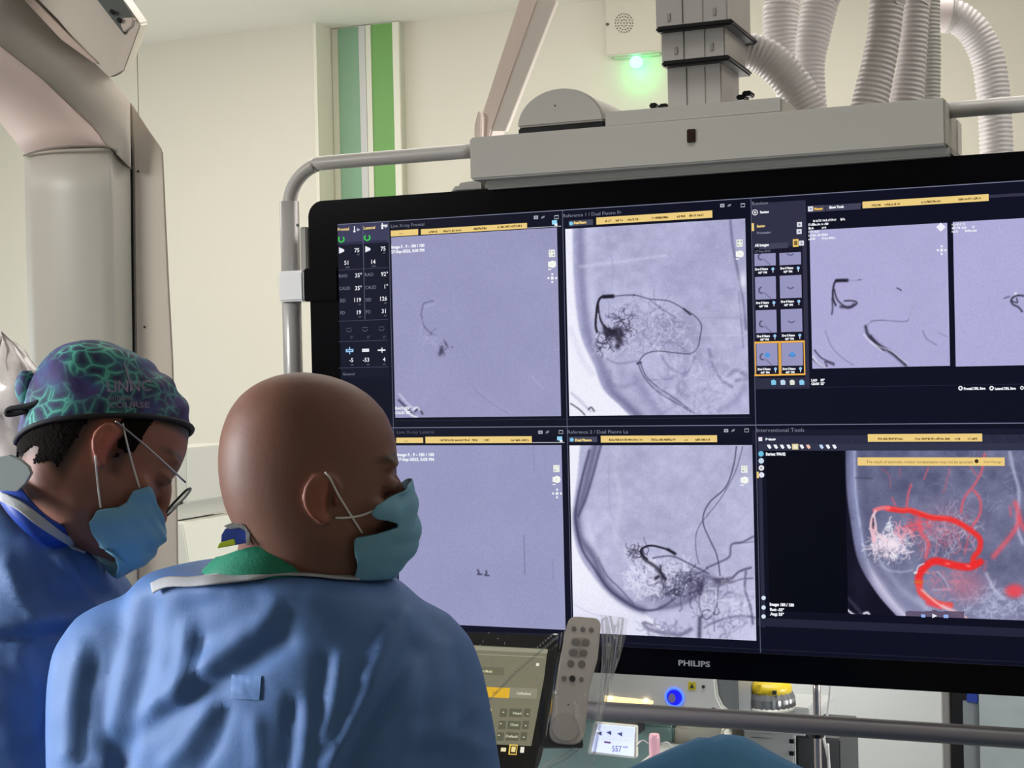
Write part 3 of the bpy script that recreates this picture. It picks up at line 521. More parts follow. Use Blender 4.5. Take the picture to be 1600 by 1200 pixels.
# thumbnails
for i, (x0, y0, x1, y1) in enumerate(((1179, 397, 1212.5, 414.5), (1218, 395.5, 1252, 413), (1180, 433, 1213, 467), (1218.5, 431, 1253, 465), (1181, 485, 1214, 519.5), (1220, 483.5, 1254, 518), (1182, 537, 1215.5, 571), (1221, 536, 1255, 571))):
    def pt(u, v, x0=x0, y0=y0, y1=y1, i=i):
        c = Cv(u, v, (150, 149, 190)); b = y1-34
        if i % 2 == 0: c.line([(x0+9, b+16), (x0+6, b+19), (x0+7, b+24), (x0+11, b+25)], 1, .9, (50, 48, 70)); c.line([(x0+14, b+24), (x0+24, b+33)], .8, .6, (80, 78, 104))
        else: c.line([(x0+12, b+18), (x0+17, b+20), (x0+21, b+18)], .9, .8, (60, 58, 80))
        if i > 5: c.blob(x0+17, y0+18, 4.5, 4, .95, (70, 150, 230), 5)
        return c.c
    picture('thumbnail', x0, y0, x1, y1, 3, pt, None, .9)
# --- UI layers
GR = (40, 42, 62); LN = (92, 96, 120); YE_ = (236, 205, 130); DY = (112, 86, 42); W1 = (235, 238, 245); G1 = (128, 132, 150); G2 = (88, 92, 110)
L = Layer('panel_fill', 0, each=True)
L.rect(527.5, 352, 607, 378.5, (60, 60, 90)); L.rect(528, 379, 608, 590, (18, 20, 40)); L.rect(1175, 318, 1265, 607, (48, 48, 70)); L.rect(1178, 388, 1258, 590, (14, 14, 28))
L.rect(1175, 672, 1800, 692, (24, 26, 46)); L.rect(1184, 681, 1800, 703.5, (50, 52, 74)); L.rect(1184, 700, 1196, 980, (42, 44, 64)); L.rect(1197, 704, 1800, 977, (3, 5, 18)); L.rect(1184, 978, 1800, 990, (34, 36, 56))
L.rect(1262, 322, 1800, 294, (52, 52, 72)); L.rect(616, 668, 1172, 680, (16, 18, 36))
L.flush(scr)
L = Layer('divider_line', 1, each=True)
for x, a_, b_ in ((607.5, 347, 1000), (567, 351, 500), (879, 329, 1006), (1173.5, 311, 1019)): L.vline(x, a_, b_, 1.1, LN)
L.hline(528, 351, 1800, 1.2, (120, 124, 150)); L.hline(610, 668.5, 1800, 1.2, (120, 124, 150)); L.hline(530, 1001-18, 1800, .1, LN)
for y in (378.5, 422, 502, 534, 575): L.hline(529, y, 607, 1, (62, 66, 88))
L.hline(700, 997-0, 1800, .1, LN); L.hline(612, 657.5, 1173, .8, (40, 44, 64)); L.hline(1180, 607, 1600, .8, (34, 38, 58)); L.hline(824, 356.5, 877, 1, (190, 190, 200)); L.hline(830, 691.5, 882, 1, (190, 190, 200))
L.flush(scr)
L = Layer('banner', 3, each=True)
for r in ((611, 360.6, 654, 367.2), (658, 358.4, 824, 357), (932, 340, 1113.4, 340.2), (619.6, 683.8, 661.6, 692), (665, 682.4, 831.4, 692), (939, 680.9, 1120.8, 690.8), (1347.8, 315.3, 1545, 314), (1356, 678.3, 1535, 689.7), (1340, 714.6, 1570, 727.9)): L.rect(*r, YE_)
L.rect(889, 345, 927, 351.5, (70, 72, 92)); L.rect(889, 682.4, 933.6, 690.8, (70, 72, 92)); L.rect(1290, 321, 1345, 327, (66, 66, 88)); L.rect(1186, 381, 1232, 387.5, (66, 66, 88)); L.rect(1262, 322, 1289, 330.5, (74, 72, 92)); L.rect(1174.5, 349, 1178.5, 361, YE_); L.rect(1239, 374, 1248, 385.5, (240, 200, 110)); L.rect(1182.5, 737, 1186, 747, YE_)
for x0, y0, x1, y1 in ((1179, 534, 1218, 587), (1218.5, 533, 1257.5, 586)):
    L.rect(x0, y0, x1, y0+1.8, (240, 180, 80)); L.rect(x0, y1-1.8, x1, y1, (240, 180, 80)); L.vline(x0+.9, y0, y1, 1.8, (240, 180, 80)); L.vline(x1-.9, y0, y1, 1.8, (240, 180, 80))
L.poly([(545, 906), (617, 906), (617, 892), (600, 897)], (240, 120, 50))
L.flush(scr)
L = Layer('caption', 4, stuff=True)
T = L.text
T('Live X-ray Frontal', 611, 356, 5, G1, 52); T('Live X-ray Lateral', 620, 677.5, 5, G2, 58); T('Reference 1 / Dual Fluoro Fr', 880, 340, 5.2, G1, 91); T('Reference 2 / Dual Fluoro La', 887, 677.5, 5.2, G1, 94); T('Review', 1175, 321, 5.5, G1, 25); T('Interventional Tools', 1182, 675, 6, G1, 74)
T('Live', 624, 366.6, 3, DY); T('Live', 632, 690.4, 3, DY); T('Frontal', 528, 360.8, 4.2, YE_, 18, bold=.25); T('Lateral', 568.5, 358.6, 4.2, YE_, 18, bold=.25)
for x, y, wd in ((671, 364, 52), (732, 359.6, 28), (778, 356.4, 37), (946, 347, 56), (1010, 342.8, 34), (1058, 339.8, 44), (680, 689, 54), (738, 689, 36), (790, 689, 36), (952, 688.4, 60), (1018, 688.4, 38), (1070, 688.4, 44), (1362, 322.6, 52), (1432, 317.8, 36), (1490, 313.6, 42), (1372, 687, 50), (1430, 687, 54), (1492, 687, 40)):
    L.scrib(x, y+.3, wd, 3.4, DY, int(x))
T('The result of automatic motion compensation may not be accurate', 1354, 723.5, 4.2, (96, 74, 40), 166); T('View Message', 1537, 723.2, 3.4, (96, 74, 40), 28); L.dot(1526, 720.5, 3.2, (60, 46, 26))
T('Image 5 . 9 - 180 / 180', 612, 388.5, 4.4, W1, 52, bold=.35); T('27-Sep-2023, 5:03 PM', 612, 395.8, 4.4, W1, 52, bold=.35)
T('Image 5 . 9 - 180 / 180', 627-6, 712.5, 4.4, W1, 58, bold=.35); T('27-Sep-2023, 5:05 PM', 627-6, 719.8, 4.4, W1, 58, bold=.35); T('RAO  35\u00b0', 618, 640, 4.2, W1, 24, bold=.3); T('CAUD 35\u00b0', 618, 647, 4.2, W1, 24, bold=.3)
for t, x, y, h, c, al in (('75', 562.5, 394, 6.4, W1, 'RIGHT'), ('75', 603.5, 391.5, 6.4, W1, 'RIGHT'), ('51', 546.5, 413.5, 6.4, W1, 'RIGHT'), ('14', 587.5, 412, 6.4, W1, 'RIGHT'), ('35\u00b0', 566.5, 433, 6.4, W1, 'RIGHT'), ('92\u00b0', 607.3, 431, 6.4, W1, 'RIGHT'), ('35\u00b0', 566.5, 453, 6.4, W1, 'RIGHT'), ('1\u00b0', 607.3, 450.5, 6.4, W1, 'RIGHT'),
    ('119', 565, 471.5, 6.4, W1, 'RIGHT'), ('126', 605.5, 469.5, 6.4, W1, 'RIGHT'), ('19', 565, 491, 6.4, W1, 'RIGHT'), ('31', 605, 489, 6.4, W1, 'RIGHT'), ('-5', 553, 565.5, 6.2, W1, 'RIGHT'), ('-53', 578, 565, 6.2, W1, 'RIGHT'), ('4', 603, 564.5, 6.2, W1, 'RIGHT'), ('429', 615, 923, 6.4, W1, 'RIGHT')):
    T(t, x, y, h, c, None, al, .13)
for t, x, y in (('kV', 562.5, 399), ('kV', 603, 396.5), ('mAs', 547, 418.5), ('mAs', 588, 417), ('cm', 565, 476.5), ('cm', 605, 474.5), ('cm', 565, 496), ('cm', 605, 494), ('cm', 553, 571), ('cm', 578, 570.5), ('cm', 603, 570)): T(t, x, y, 2.8, G1, None, 'RIGHT')
for t, x, y in (('RAO', 530, 434), ('CAUD', 530.5, 453.5), ('SID', 531.5, 472.5), ('FD', 532, 491.5), ('RAO', 570.5, 432), ('CAUD', 571, 452), ('SID', 571.5, 471), ('FD', 572, 490)): T(t, x, y, 5.2, G1, 17 if t == 'CAUD' else None)
for x in (551, 577, 602): T('0\u00b0', x, 529.5, 5, G2, None, 'CENTER')
T('General', 536, 586.5, 4, G1, 18)
T('Review', 1188, 333.5, 3.6, W1, 14, bold=.3); T('Series', 1183, 355.5, 3.6, YE_, 13, bold=.3); T('Processing', 1183, 365.8, 3.4, G1, 22, bold=.2); T('All images', 1180, 385.5, 4, W1, 22, bold=.3); T('27-Sep-2023', 1180, 394.8, 3.2, G1, 24); T('Viewer', 1272, 328.5, 3.6, (240, 190, 90), 15, bold=.4); T('Show Tools', 1296, 326, 3.6, W1, 23, bold=.4)
for i, (x, y) in enumerate(((1180, 422.5), (1219.5, 421), (1181.5, 475), (1220.5, 473), (1183, 527), (1222, 526), (1184, 578.5), (1223, 578))):
    T('Xper 5 Neuro', x, y, 3.2, W1, 21, bold=.35); T('4:59 PM', x+5, y+5.2, 3, W1, 14, bold=.3)
    L.dot(x+28, y-2.2, 2.4, (150, 200, 240)); L.vline(x+28, y-1, y+3.5, 1, W1)
for k, wd in enumerate((58, 33, 27, 20, 30, 42)): L.scrib(1263.5, 347.5+k*5.6, wd*.97, 3.6, W1, 40+k)
for k, wd in enumerate((20, 36, 46)): L.scrib(1487.5, 353+k*5.4, wd, 3.6, W1, 50+k)
T('LAO    30\u00b0', 1268, 596, 3.6, W1, 21, bold=.4); T('CRAN  22\u00b0', 1268, 601.5, 3.6, W1, 21, bold=.4); T('Frontal XRL Save', 1506, 609, 3.6, W1, 34, bold=.35); T('Lateral XRL Save', 1554.5, 609, 3.6, W1, 33, bold=.35)
T('Patients', 1196.5, 688, 3.6, W1, 16, bold=.3); T('Series: 99642', 1197, 711.5, 4.4, W1, 31, bold=.4); T('Image: 180 / 180', 1203, 946, 4.4, W1, 38, bold=.4); T('Rot: -35\u00b0', 1203.5, 954, 4.2, W1, 22, bold=.4); T('Ang: 35\u00b0', 1204, 961, 4.2, W1, 22, bold=.4)
T('Dual Fluoro', 897, 350.2, 3.6, YE_, 20, bold=.4); T('Dual Fluoro', 899, 689.4, 3.6, YE_, 26, bold=.4)
L.flush(scr)
L = Layer('icon', 5, stuff=True)
for x, y in ((534, 374), (574.5, 371.5)): L.arc(x, y, 3, 125, 415, 2.3, (60, 200, 80), 20)
for x, y in ((530.5, 391.5), (571.5, 389.5)): L.poly([(x, y-5), (x+8, y-1.5), (x+8, y+1.5), (x, y+5)], W1)
for x, y in ((554.5, 357.5), (598, 352.5)): L.vline(x, y-4, y+5, 2, W1); L.dot(x, y+4, 1.8, W1); L.poly([(x+4, y-1), (x+9, y+1.5), (x+4, y+4)], (190, 195, 210))
L.rect(596, 351.5, 606, 353.5, W1)
L.rect(541, 545.5, 553, 550, (150, 200, 240)); L.rect(543, 547, 551, 548.6, (18, 20, 40)); L.vline(547, 542, 553.5, 1.6, (150, 200, 240)); L.rect(566.5, 545, 577.5, 549.6, W1); L.rect(591, 546.2, 603, 548, W1); L.vline(597.5, 543, 551, 1.6, W1); L.hline(568, 547.2, 576, 1, (18, 20, 40))
for x, y in ((546, 514), (571, 513), (597, 512)): L.arc(x, y, 4, 200, 340, 1, G2); L.hline(x-4, y-1, x+4, 1, G2)
for x, y in ((838, 339.5), (1129, 321), (845, 675), (1135, 672.5)):
    L.rect(x-3.4, y-2.2, x+3.4, y+2.8, (170, 175, 190)); L.dot(x, y+.3, 1.5, (24, 26, 46)); L.poly([(x+8, y+2.5), (x+9, y-1), (x+14, y-2.5), (x+13, y+1)], (130, 134, 152))
    X = x+32; L.rect(X-3.4, y-3, X+3.4, y-1.8, (170, 175, 190)); L.rect(X-3.4, y+1.8, X+3.4, y+2.8, (150, 155, 170)); L.vline(X-3, y-3, y+2.8, .8, (150, 155, 170)); L.vline(X+3, y-3, y+2.8, .8, (150, 155, 170))
for x, y in ((868, 348.5), (876, 686)): L.rect(x-5, y-4, x+3, y+2, (150, 215, 250)); L.rect(x-1, y+1, x+3.5, y+4.5, W1)
for x, y in ((892, 349.5), (893, 687)): L.dot(x+1, y, 3, (130, 200, 240))
for x, y, s_ in ((863, 396, 1), (1156, 380, 1), (870, 732, 0), (1163.5, 733, 1)):
    L.rect(x-5, y-5.5, x+5, y+5.5, (236, 240, 232))
    for a_, b_ in ((-2.2, -2.5), (2.2, -2.5), (-2.2, 2.5), (2.2, 2.5)): L.rect(x+a_-1.2, y+b_-1.2, x+a_+1.2, y+b_+1.2, (120, 122, 130))
    Y = y+18; L.dot(x+1, Y-1, 5.6, (246, 246, 240)); L.rect(x-6, Y-5, x+6, Y+3, (246, 246, 240)); L.rect(x-6, Y+6, x-1, Y+7.6, (246, 246, 240)); L.dot(x-.4, Y-1, 1.4, (110, 110, 110))
for x, y in ((863.5, 434.5), (871, 771), (1471.5, 391)):
    L.rect(x-2.2, y-2.2, x+2.2, y+2.2, W1)
    for a_, b_ in ((0, -6), (6, 0), (0, 6), (-6, 0)): L.dot(x+a_, y+b_, 1.8, W1)
L.poly([(1470, 348), (1478, 355), (1470, 362), (1463, 355)], (240, 240, 250))
L.arc(1180, 332, 3.4, 0, 360, 1.2, W1); L.dot(1180, 332, 1.6, W1)
for x, y in ((1249.5, 351), (1249, 362), (1266.8, 326.5), (1252.5, 380)): L.rect(x-4, y-3.6, x+4, y+3.6, (220, 222, 232)); L.dot(x, y, 1.7, (90, 94, 112))
L.rect(1241, 376.5, 1246.5, 383, (120, 100, 60))
for x, c in ((1209, (130, 200, 235)), (1223.5, (190, 215, 235)), (1238, (225, 225, 215)), (1253, (140, 205, 240))): L.poly([(x-4, 597-x*0-2), (x, 593), (x+4, 595), (x+4, 601), (x-3, 601.5)], c)
for x in (1501, 1549.5): L.arc(x, 606.5, 1.6, 0, 360, 2, W1)
L.arc(1597, 606, 1.4, 0, 360, 1.6, W1)
for k, (y, c) in enumerate(((709, (110, 190, 225)), (720, (200, 220, 240)), (731, (235, 235, 240)), (742, (225, 230, 245)))): L.dot(1189.5+k*.3, y, 4.3, c)
L.dot(1190, 731, 1.8, (20, 20, 30))
for y in (934, 949, 963): L.dot(1193.5, y, 3.4, (215, 228, 240))
L.rect(1185.5, 683, 1191.5, 689, (235, 225, 238))
for k in range(11):
    x = 1202+k*10.2
    if k == 4: L.rect(x-5, 693.5, x+5, 702.3, (226, 210, 160)); L.rect(x-2.8, 695.3, x+2.8, 700.6, (244, 240, 230)); continue
    if k == 7: continue
    L.poly([(x-3.6, 695), (x+1, 694.4), (x+3.8, 699), (x+1.5, 701.6), (x-1, 700)], (240, 190, 176) if k == 6 else ((190, 215, 245) if k == 8 else W1))
L.poly([(1457, 958.5), (1464.5, 962), (1457, 965.5)], W1); L.rect(1439.5, 959.5, 1446, 964.5, (150, 180, 240)); L.rect(1474.5, 960, 1482, 965.5, (150, 180, 240))
L.flush(scr)
# brand on bezel
v, f = textmesh('PHILIPS', .0125, 'CENTER', .0004)
p = PY(1083.5, 1041.5, YS); e = max(q.x for q in v)-min(q.x for q in v); ks = 48*2.47/FPX/.93/e
link('bezel_lettering', G().add([(p.x+q.x*ks, YS+.0036, p.z+q.y) for q in v], f).me(), mat('silver_print', (150, 150, 156), .4), disp)
# ------------------------------------------------------------------ suspension frame
m_al = mat('painted_aluminium', (178, 174, 170), .38, metal=0, var=.01)
m_beam = mat('beam_grey', (166, 163, 156), .45)
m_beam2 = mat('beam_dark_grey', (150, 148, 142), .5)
sus = thing('display_suspension', 'grey ceiling suspension: wide beam, bent tube frame and telescopic column carrying the display', 'monitor mount', PY(1100, 180, 2.48).xyz)
boxb = link('beam', boxp(733, 215, 1478, 226.5, 2.36, .16).me('beam', .003), m_beam, sus)
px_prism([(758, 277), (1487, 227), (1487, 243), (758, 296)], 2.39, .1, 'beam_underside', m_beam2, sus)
px_prism([(945, 175), (1222, 151), (1222, 176), (945, 200)], 2.366, .11, 'top_plate', m_beam, sus)
px_prism([(1073, 202), (1086, 201), (1086, 222), (1073, 223)], 2.357, .005, 'sensor_window', mat('sensor_dark', (40, 22, 20), .2), sus, .001)
px_prism([(1481, 185), (1496.5, 184), (1497, 242), (1481, 243)], 2.5, .06, 'end_bracket', mat('bracket_beige', (196, 190, 184), .5), sus)
px_prism([(712, 286), (757, 279), (757, 300), (700, 303)], 2.42, .12, 'side_bracket', m_beam2, sus, .006)
# tube frame
YT = 2.43
def tp(x, y): return PY(x, y, YT)
a0 = tp(736, 236); zt = a0.z; xl = tp(454, 400).x; rb = .075
xr = XR+.06; zb = tp(1280, 1133).z
path = [(a0.x, YT, zt)]+[(xl+rb+.2, YT, zt)]+[(xl+rb-rb*math.sin(t), YT, zt-rb+rb*math.cos(t)) for t in [math.radians(a) for a in range(0, 91, 15)]]+[(xl, YT, zt-rb-.05)]
link('frame_tube', sweep(path, .0128, 20, 4).me(), m_al, sus, True)
path = [(xl, YT, tp(454, 315).z), (xl, YT, zb+rb+.05)]+[(xl+rb-rb*math.cos(t), YT, zb+rb-rb*math.sin(t)) for t in [math.radians(a) for a in range(0, 91, 15)]]+[(xl+.5, YT, zb), (xr-rb, YT, zb)]
link('frame_post', sweep([path[0], path[1]], .0175, 24, 2).me(), mat('post_aluminium', (176, 174, 174), .28, metal=.25), sus, True)
link('lower_rail', sweep(path[1:], .0155, 20, 4).me(), mat('rail_grey', (112, 107, 110), .4, metal=.1), sus, True)
b0 = tp(1484, 172)
link('frame_tube', sweep([(b0.x-.01, YT, b0.z), (xr-.1, YT, b0.z), (xr-rb, YT, b0.z), (xr-.02, YT, b0.z-.03), (xr, YT, b0.z-rb-.03), (xr, YT, zb+.1), (xr-.02, YT, zb+.02), (xr-rb, YT, zb)], .0128, 20, 6).me(), m_al, sus, True)
link('clamp', boxp(434, 424, 474, 470, YT-.026, .05).me('clamp', .003), mat('bright_clamp', (236, 236, 238), .3), sus)
link('clamp_arm', boxp(474, 420, 528, 469, YT-.034, .03).me('arm', .002), m_bez, sus)
link('post_channel', boxp(468, 355, 480, 425, YT-.01, .03).me('ch', .002), m_beam2, sus)
link('screw', disc(PY(465.5, 352, YT-.017), .0028, (0, -1, 0), .002).me(), m_dark, sus)
# half-cylinder housing on the beam
a = PY(808, 196, 2.38); b = PY(943, 186, 2.38); cx = (a.x+b.x)/2; hw = (b.x-a.x)/2; hz = PY(866, 137, 2.38).z-PY(866, 193, 2.38).z; zb0 = PY(875, 194, 2.38).z
g = G(); ringsF = [[(cx+hw*math.cos(t), y, zb0+hz*math.sin(t)) for t in [math.pi*k/28 for k in range(29)]] for y in (2.38, 2.62)]
dome = link('half_round_housing', g.ring(ringsF).me('dome', .003), m_beam, sus)
link('housing_base', box((cx-hw, 2.384, zb0-.0005), (cx+hw, 2.61, zb0-.012)).me('hb', .002), m_blk, sus)
link('pinhole', disc(PY(867, 165, 2.379), .0012, (0, -1, 0), .001).me(), m_blk, sus)
for x0, x1, y0 in ((1014, 1025, 161), (1029, 1042, 162)): link('knob', boxp(x0, y0, x1, y0+7, 2.45, .02).me('k', .002), m_blk, sus)
link('knob', boxp(1150, 148, 1164, 155, 2.46, .03).me('k', .002), m_blk, sus); link('knob', boxp(1159, 142, 1173, 149, 2.46, .03).me('k', .002), m_blk, sus)
# telescopic column
m_tel = mat('telescope_aluminium', (172, 168, 164), .36, metal=.1)
cxs = []
def colseg(x0, x1, ytop, ybot, Y, t, name):
    a = PY(x0, ybot, Y); b = PY(x1, ybot, Y); zt_ = PY(x0, ytop, Y).z
    o = link(name, box((a.x, Y, a.z-.01), (b.x, Y+t, zt_)).me(name, .002), m_tel, sus)
    return a.x, b.x
colseg(1043.5, 1128, 95, 168, 2.41, .12, 'column_segment')
colseg(1034, 1133, 46, 96, 2.40, .14, 'column_segment')
aa = PY(1025, 46, 2.39); bb = PY(1137, 46, 2.39)
link('column_segment', box((aa.x, 2.39, aa.z-.005), (bb.x, 2.55, ZC)).me('seg', .002), m_tel, sus)
def collar(x0, x1, y0, y1, Y, t, pad=.006):
    a = PY(x0, y0, Y); b = PY(x1, y0, Y); z1 = PY((x0+x1)/2, y0-3, Y).z; z0 = PY((x0+x1)/2, y1-3, Y).z
    link('collar', box((a.x, Y, z0), (b.x, Y+t, z1)).me('c', .003), m_blk, sus)
collar(1024, 1145, 38, 47, 2.385, .175); collar(1033, 1140, 93, 102, 2.392, .155)
for x, y0, y1, Y in ((1072.5, 106, 166, 2.41), (1101, 104, 164, 2.41), (1068, 48, 92, 2.40), (1100, 46, 90, 2.40), (1066, -2, 36, 2.39), (1097, -2, 33, 2.39)):
    link('groove', boxp(x-.9, y0, x+.9, y1, Y-.0015, .004).me(), m_dark if x < 1090 else m_beam2, sus)
for x, y, Y in ((1045, 27, 2.39), (1116, 18, 2.39), (1056, 79, 2.40), (1112, 73, 2.40)):
    link('slot', boxp(x-3, y-6, x+3, y+6, Y-.0015, .003).me('s', .0008), mat('slot_grey', (140, 136, 130), .5), sus)
# ------------------------------------------------------------------ hoses
m_hose = mat('white_hose_plastic', (194, 188, 188), .38)
m_hose_d = mat('grey_hose_plastic', (176, 174, 168), .4)
def hose(pts, d, r, label, m=m_hose, pitch=.0085, dd=None):
    P = [PD(x, y, d if dd is None else dd[i]) for i, (x, y) in enumerate(pts)]
    o = link('corrugated_hose', sweep(P, [q*d/FPX for q in r], 22, 10, corr=.0022, pitch=pitch).me(), m, None, True)
    return tag(o, label, 'hose', 'corrugated cable hoses above the display')
hose([(1226, -420), (1222, -40), (1220, 20), (1222, 70), (1236, 130), (1262, 178), (1280, 200)], 2.95, [29]*7, 'white corrugated hose nearest the telescopic column, hanging straight from above')
hose([(1330, -400), (1295, -60), (1281, 5), (1270, 60), (1266, 105), (1272, 165), (1278, 200)], 2.85, [30, 30, 29.5, 27, 23, 20, 20], 'white corrugated hose second from the column, narrowing downward')
hose([(1150, 78), (1172, 80), (1200, 92), (1230, 120), (1254, 155), (1272, 195)], 2.62, [28, 29, 30, 30, 29, 28], 'white corrugated hose bending out of the side of the telescopic column', m_hose)
hose([(1400, -400), (1390, -40), (1385, 10), (1380, 60), (1370, 112), (1359, 162), (1352, 200)], 2.6, [27.5]*3+[26.5, 27.5, 29, 29], 'thick white corrugated hose going down behind the right part of the beam')
hose([(1450, -400), (1436, -40), (1432, 10), (1428, 60), (1423, 110), (1417, 155), (1412, 200)], 2.66, [22, 22, 21, 22, 24, 27, 27], 'grey-white corrugated hose right beside the thick one')
hose([(1455, -400), (1452, 0), (1453, 60), (1453, 120), (1452, 170), (1450, 200)], 2.75, [17]*6, 'thin grey corrugated hose half hidden behind the others', m_hose_d, .007)
hose([(1478, 20), (1500, 30), (1524, 52), (1543, 92), (1551, 140), (1555, 190), (1557, 240), (1560, 420)], 2.9, [25, 26, 26, 26, 26, 26, 26, 26], 'white corrugated hose arching down at the right, crossing behind the frame tube')
cf = thing('hose_coupling', 'white cylindrical coupling joining the right arching hose', 'hose fitting', PD(1465, 24, 2.89))
link('cuff', sweep([PD(1446, 22, 2.89), PD(1466, 23, 2.89), PD(1484, 24, 2.89)], 27*2.89/FPX, 24).me(), mat('coupling_white', (218, 206, 204), .35), cf, True)
link('cable_tie', sweep([PD(1453, 19, 2.89), PD(1456, 19, 2.89)], 28*2.89/FPX, 24).me(), m_dark, cf, True)
link('rim', sweep([PD(1482, 23, 2.89), PD(1487, 24, 2.89)], 29*2.89/FPX, 24).me(), m_hose_d, cf, True)
tag(link('supply_pipe', sweep([PD(1452, 22, 2.89), PD(1450, -60, 2.9), PD(1450, -430, 2.9)], .03, 20).me(), m_hose, None, True), 'white pipe above the coupling, going up to the ceiling', 'pipe')
# pink-grey diagonal arm
arm = thing('diagonal_arm', 'pale pink slanted support arm rising from behind the beam to the ceiling', 'ceiling arm', PD(770, 215, 3.1))
def arm_ring(l, m_, r, y, d): return [PD(l, y, d), PD(m_, y, d-.012), PD(r, y, d+.01), PD(r, y, d+.10), PD(l, y, d+.10)]
link('beam', G().ring([arm_ring(1000, 1030, 1056, -380, 3.1), arm_ring(812, 840, 869, 0, 3.1), arm_ring(745, 768, 789, 205, 3.1), arm_ring(732, 757, 776, 245, 3.1)]).me('a', .003), mat('arm_pink', (206, 190, 182), .45), arm)
link('groove', G().prism([PD(x, y, 3.094) for x, y in [(826, 0), (828, 0), (764, 200), (762, 200)]], (0, .002, 0)).me(), mat('groove_pink', (190, 170, 164), .5), arm)
link('side_face', G().prism([PD(x, y, 3.088+(.0)) for x, y in [(841, 0), (869.5, 0), (789.5, 205), (768.5, 205)]], (.002, .012, 0)).me('sf', .001), mat('arm_grey', (184, 176, 168), .5), arm)
link('end_cap', G().prism([PD(x, y, 3.08) for x, y in [(747, 172), (752, 180), (752, 225), (741, 225), (741, 195)]], (0, .05, 0)).me('e', .002), mat('arm_pink', (222, 204, 196), .45), arm)
# loudspeaker box with green lamp on the wall
sp = thing('wall_intercom', 'white wall box with round speaker grille above a glowing green lamp', 'intercom', PY(990, 40, YR).xyz)
sb = link('case', boxp(944, -40, 1034, 79, YR-.05, .05).me('case', .003), mat('intercom_white', (212, 206, 190), .5), sp)
hg = G()
for rr, n in ((0, 1), (5, 8), (9.5, 14), (13.5, 20)):
    for k in range(n):
        c_ = PY(975+rr*math.cos(6.283*k/n), 36+rr*1.08*math.sin(6.283*k/n), YR-.051); disc(c_, .0021, (0, -1, 0), .001, 8, hg)
link('speaker_holes', hg.me(), mat('hole_grey', (96, 92, 84), .7), sp, kind='stuff')
link('screw', disc(PY(949, 38, YR-.051), .005, (0, -1, 0), .002).me(), mat('hole_grey', (96, 92, 84), .7), sp)
px_prism([(955, 83), (1032, 77), (1032, 84), (958, 91)], YR-.03, .03, 'lamp_mount', mat('mount_cream', (205, 205, 190), .5), sp)
gl = PY(994, 97, YR-.035)
lmp = link('lamp', ell(gl, (.021, .018, .019)).me(), mat('green_lamp', (120, 255, 190), .3, emit=(150, 255, 220), es=2.2), sp, True)
pl = bpy.data.lights.new('green_lamp_light', 'POINT'); pl.energy = .2; pl.color = (0, 1, .12); pl.shadow_soft_size = .015
po = bpy.data.objects.new('green_lamp_light', pl); COL.objects.link(po); po.location = gl+Vector((.004, .002, -.024))
#PART2
# ------------------------------------------------------------------ people
def skin_mat(name, col): return mat(name, col, .55, attr='base', bump=.1, bscale=260, sss=.04)
def loftz(tab, g, n=28, back=1.12, e=2.25):
    rings = []
    for z, f, b, w_ in tab:
        c = (f+b)/2; h = (f-b)/2; ring = []
        for k in range(n):
            a = 2*math.pi*k/n; ca_, sa = math.cos(a), math.sin(a)
            x = math.copysign(abs(ca_)**(2/e), ca_); y = math.copysign(abs(sa)**(2/e), sa)
            ring.append((c+h*x, w_*y*(1-.13*max(x, 0)+.02*max(-x, 0)), z))
        rings.append(ring)
    g.ring(rings)
HEAD = [(-.102, .068, .0, .028), (-.090, .078, -.03, .044), (-.072, .083, -.06, .055), (-.052, .085, -.072, .062), (-.030, .087, -.083, .067), (-.005, .087, -.094, .071), (.020, .089, -.100, .0745), (.045, .095, -.102, .0765), (.072, .092, -.100, .0755), (.098, .081, -.091, .070), (.116, .064, -.078, .060), (.129, .043, -.060, .044), (.137, .020, -.040, .026), (.1405, -.002, -.02, .010)]
HEAD = [(z*.9 if z < 0 else z, f, b, w_) for z, f, b, w_ in HEAD]
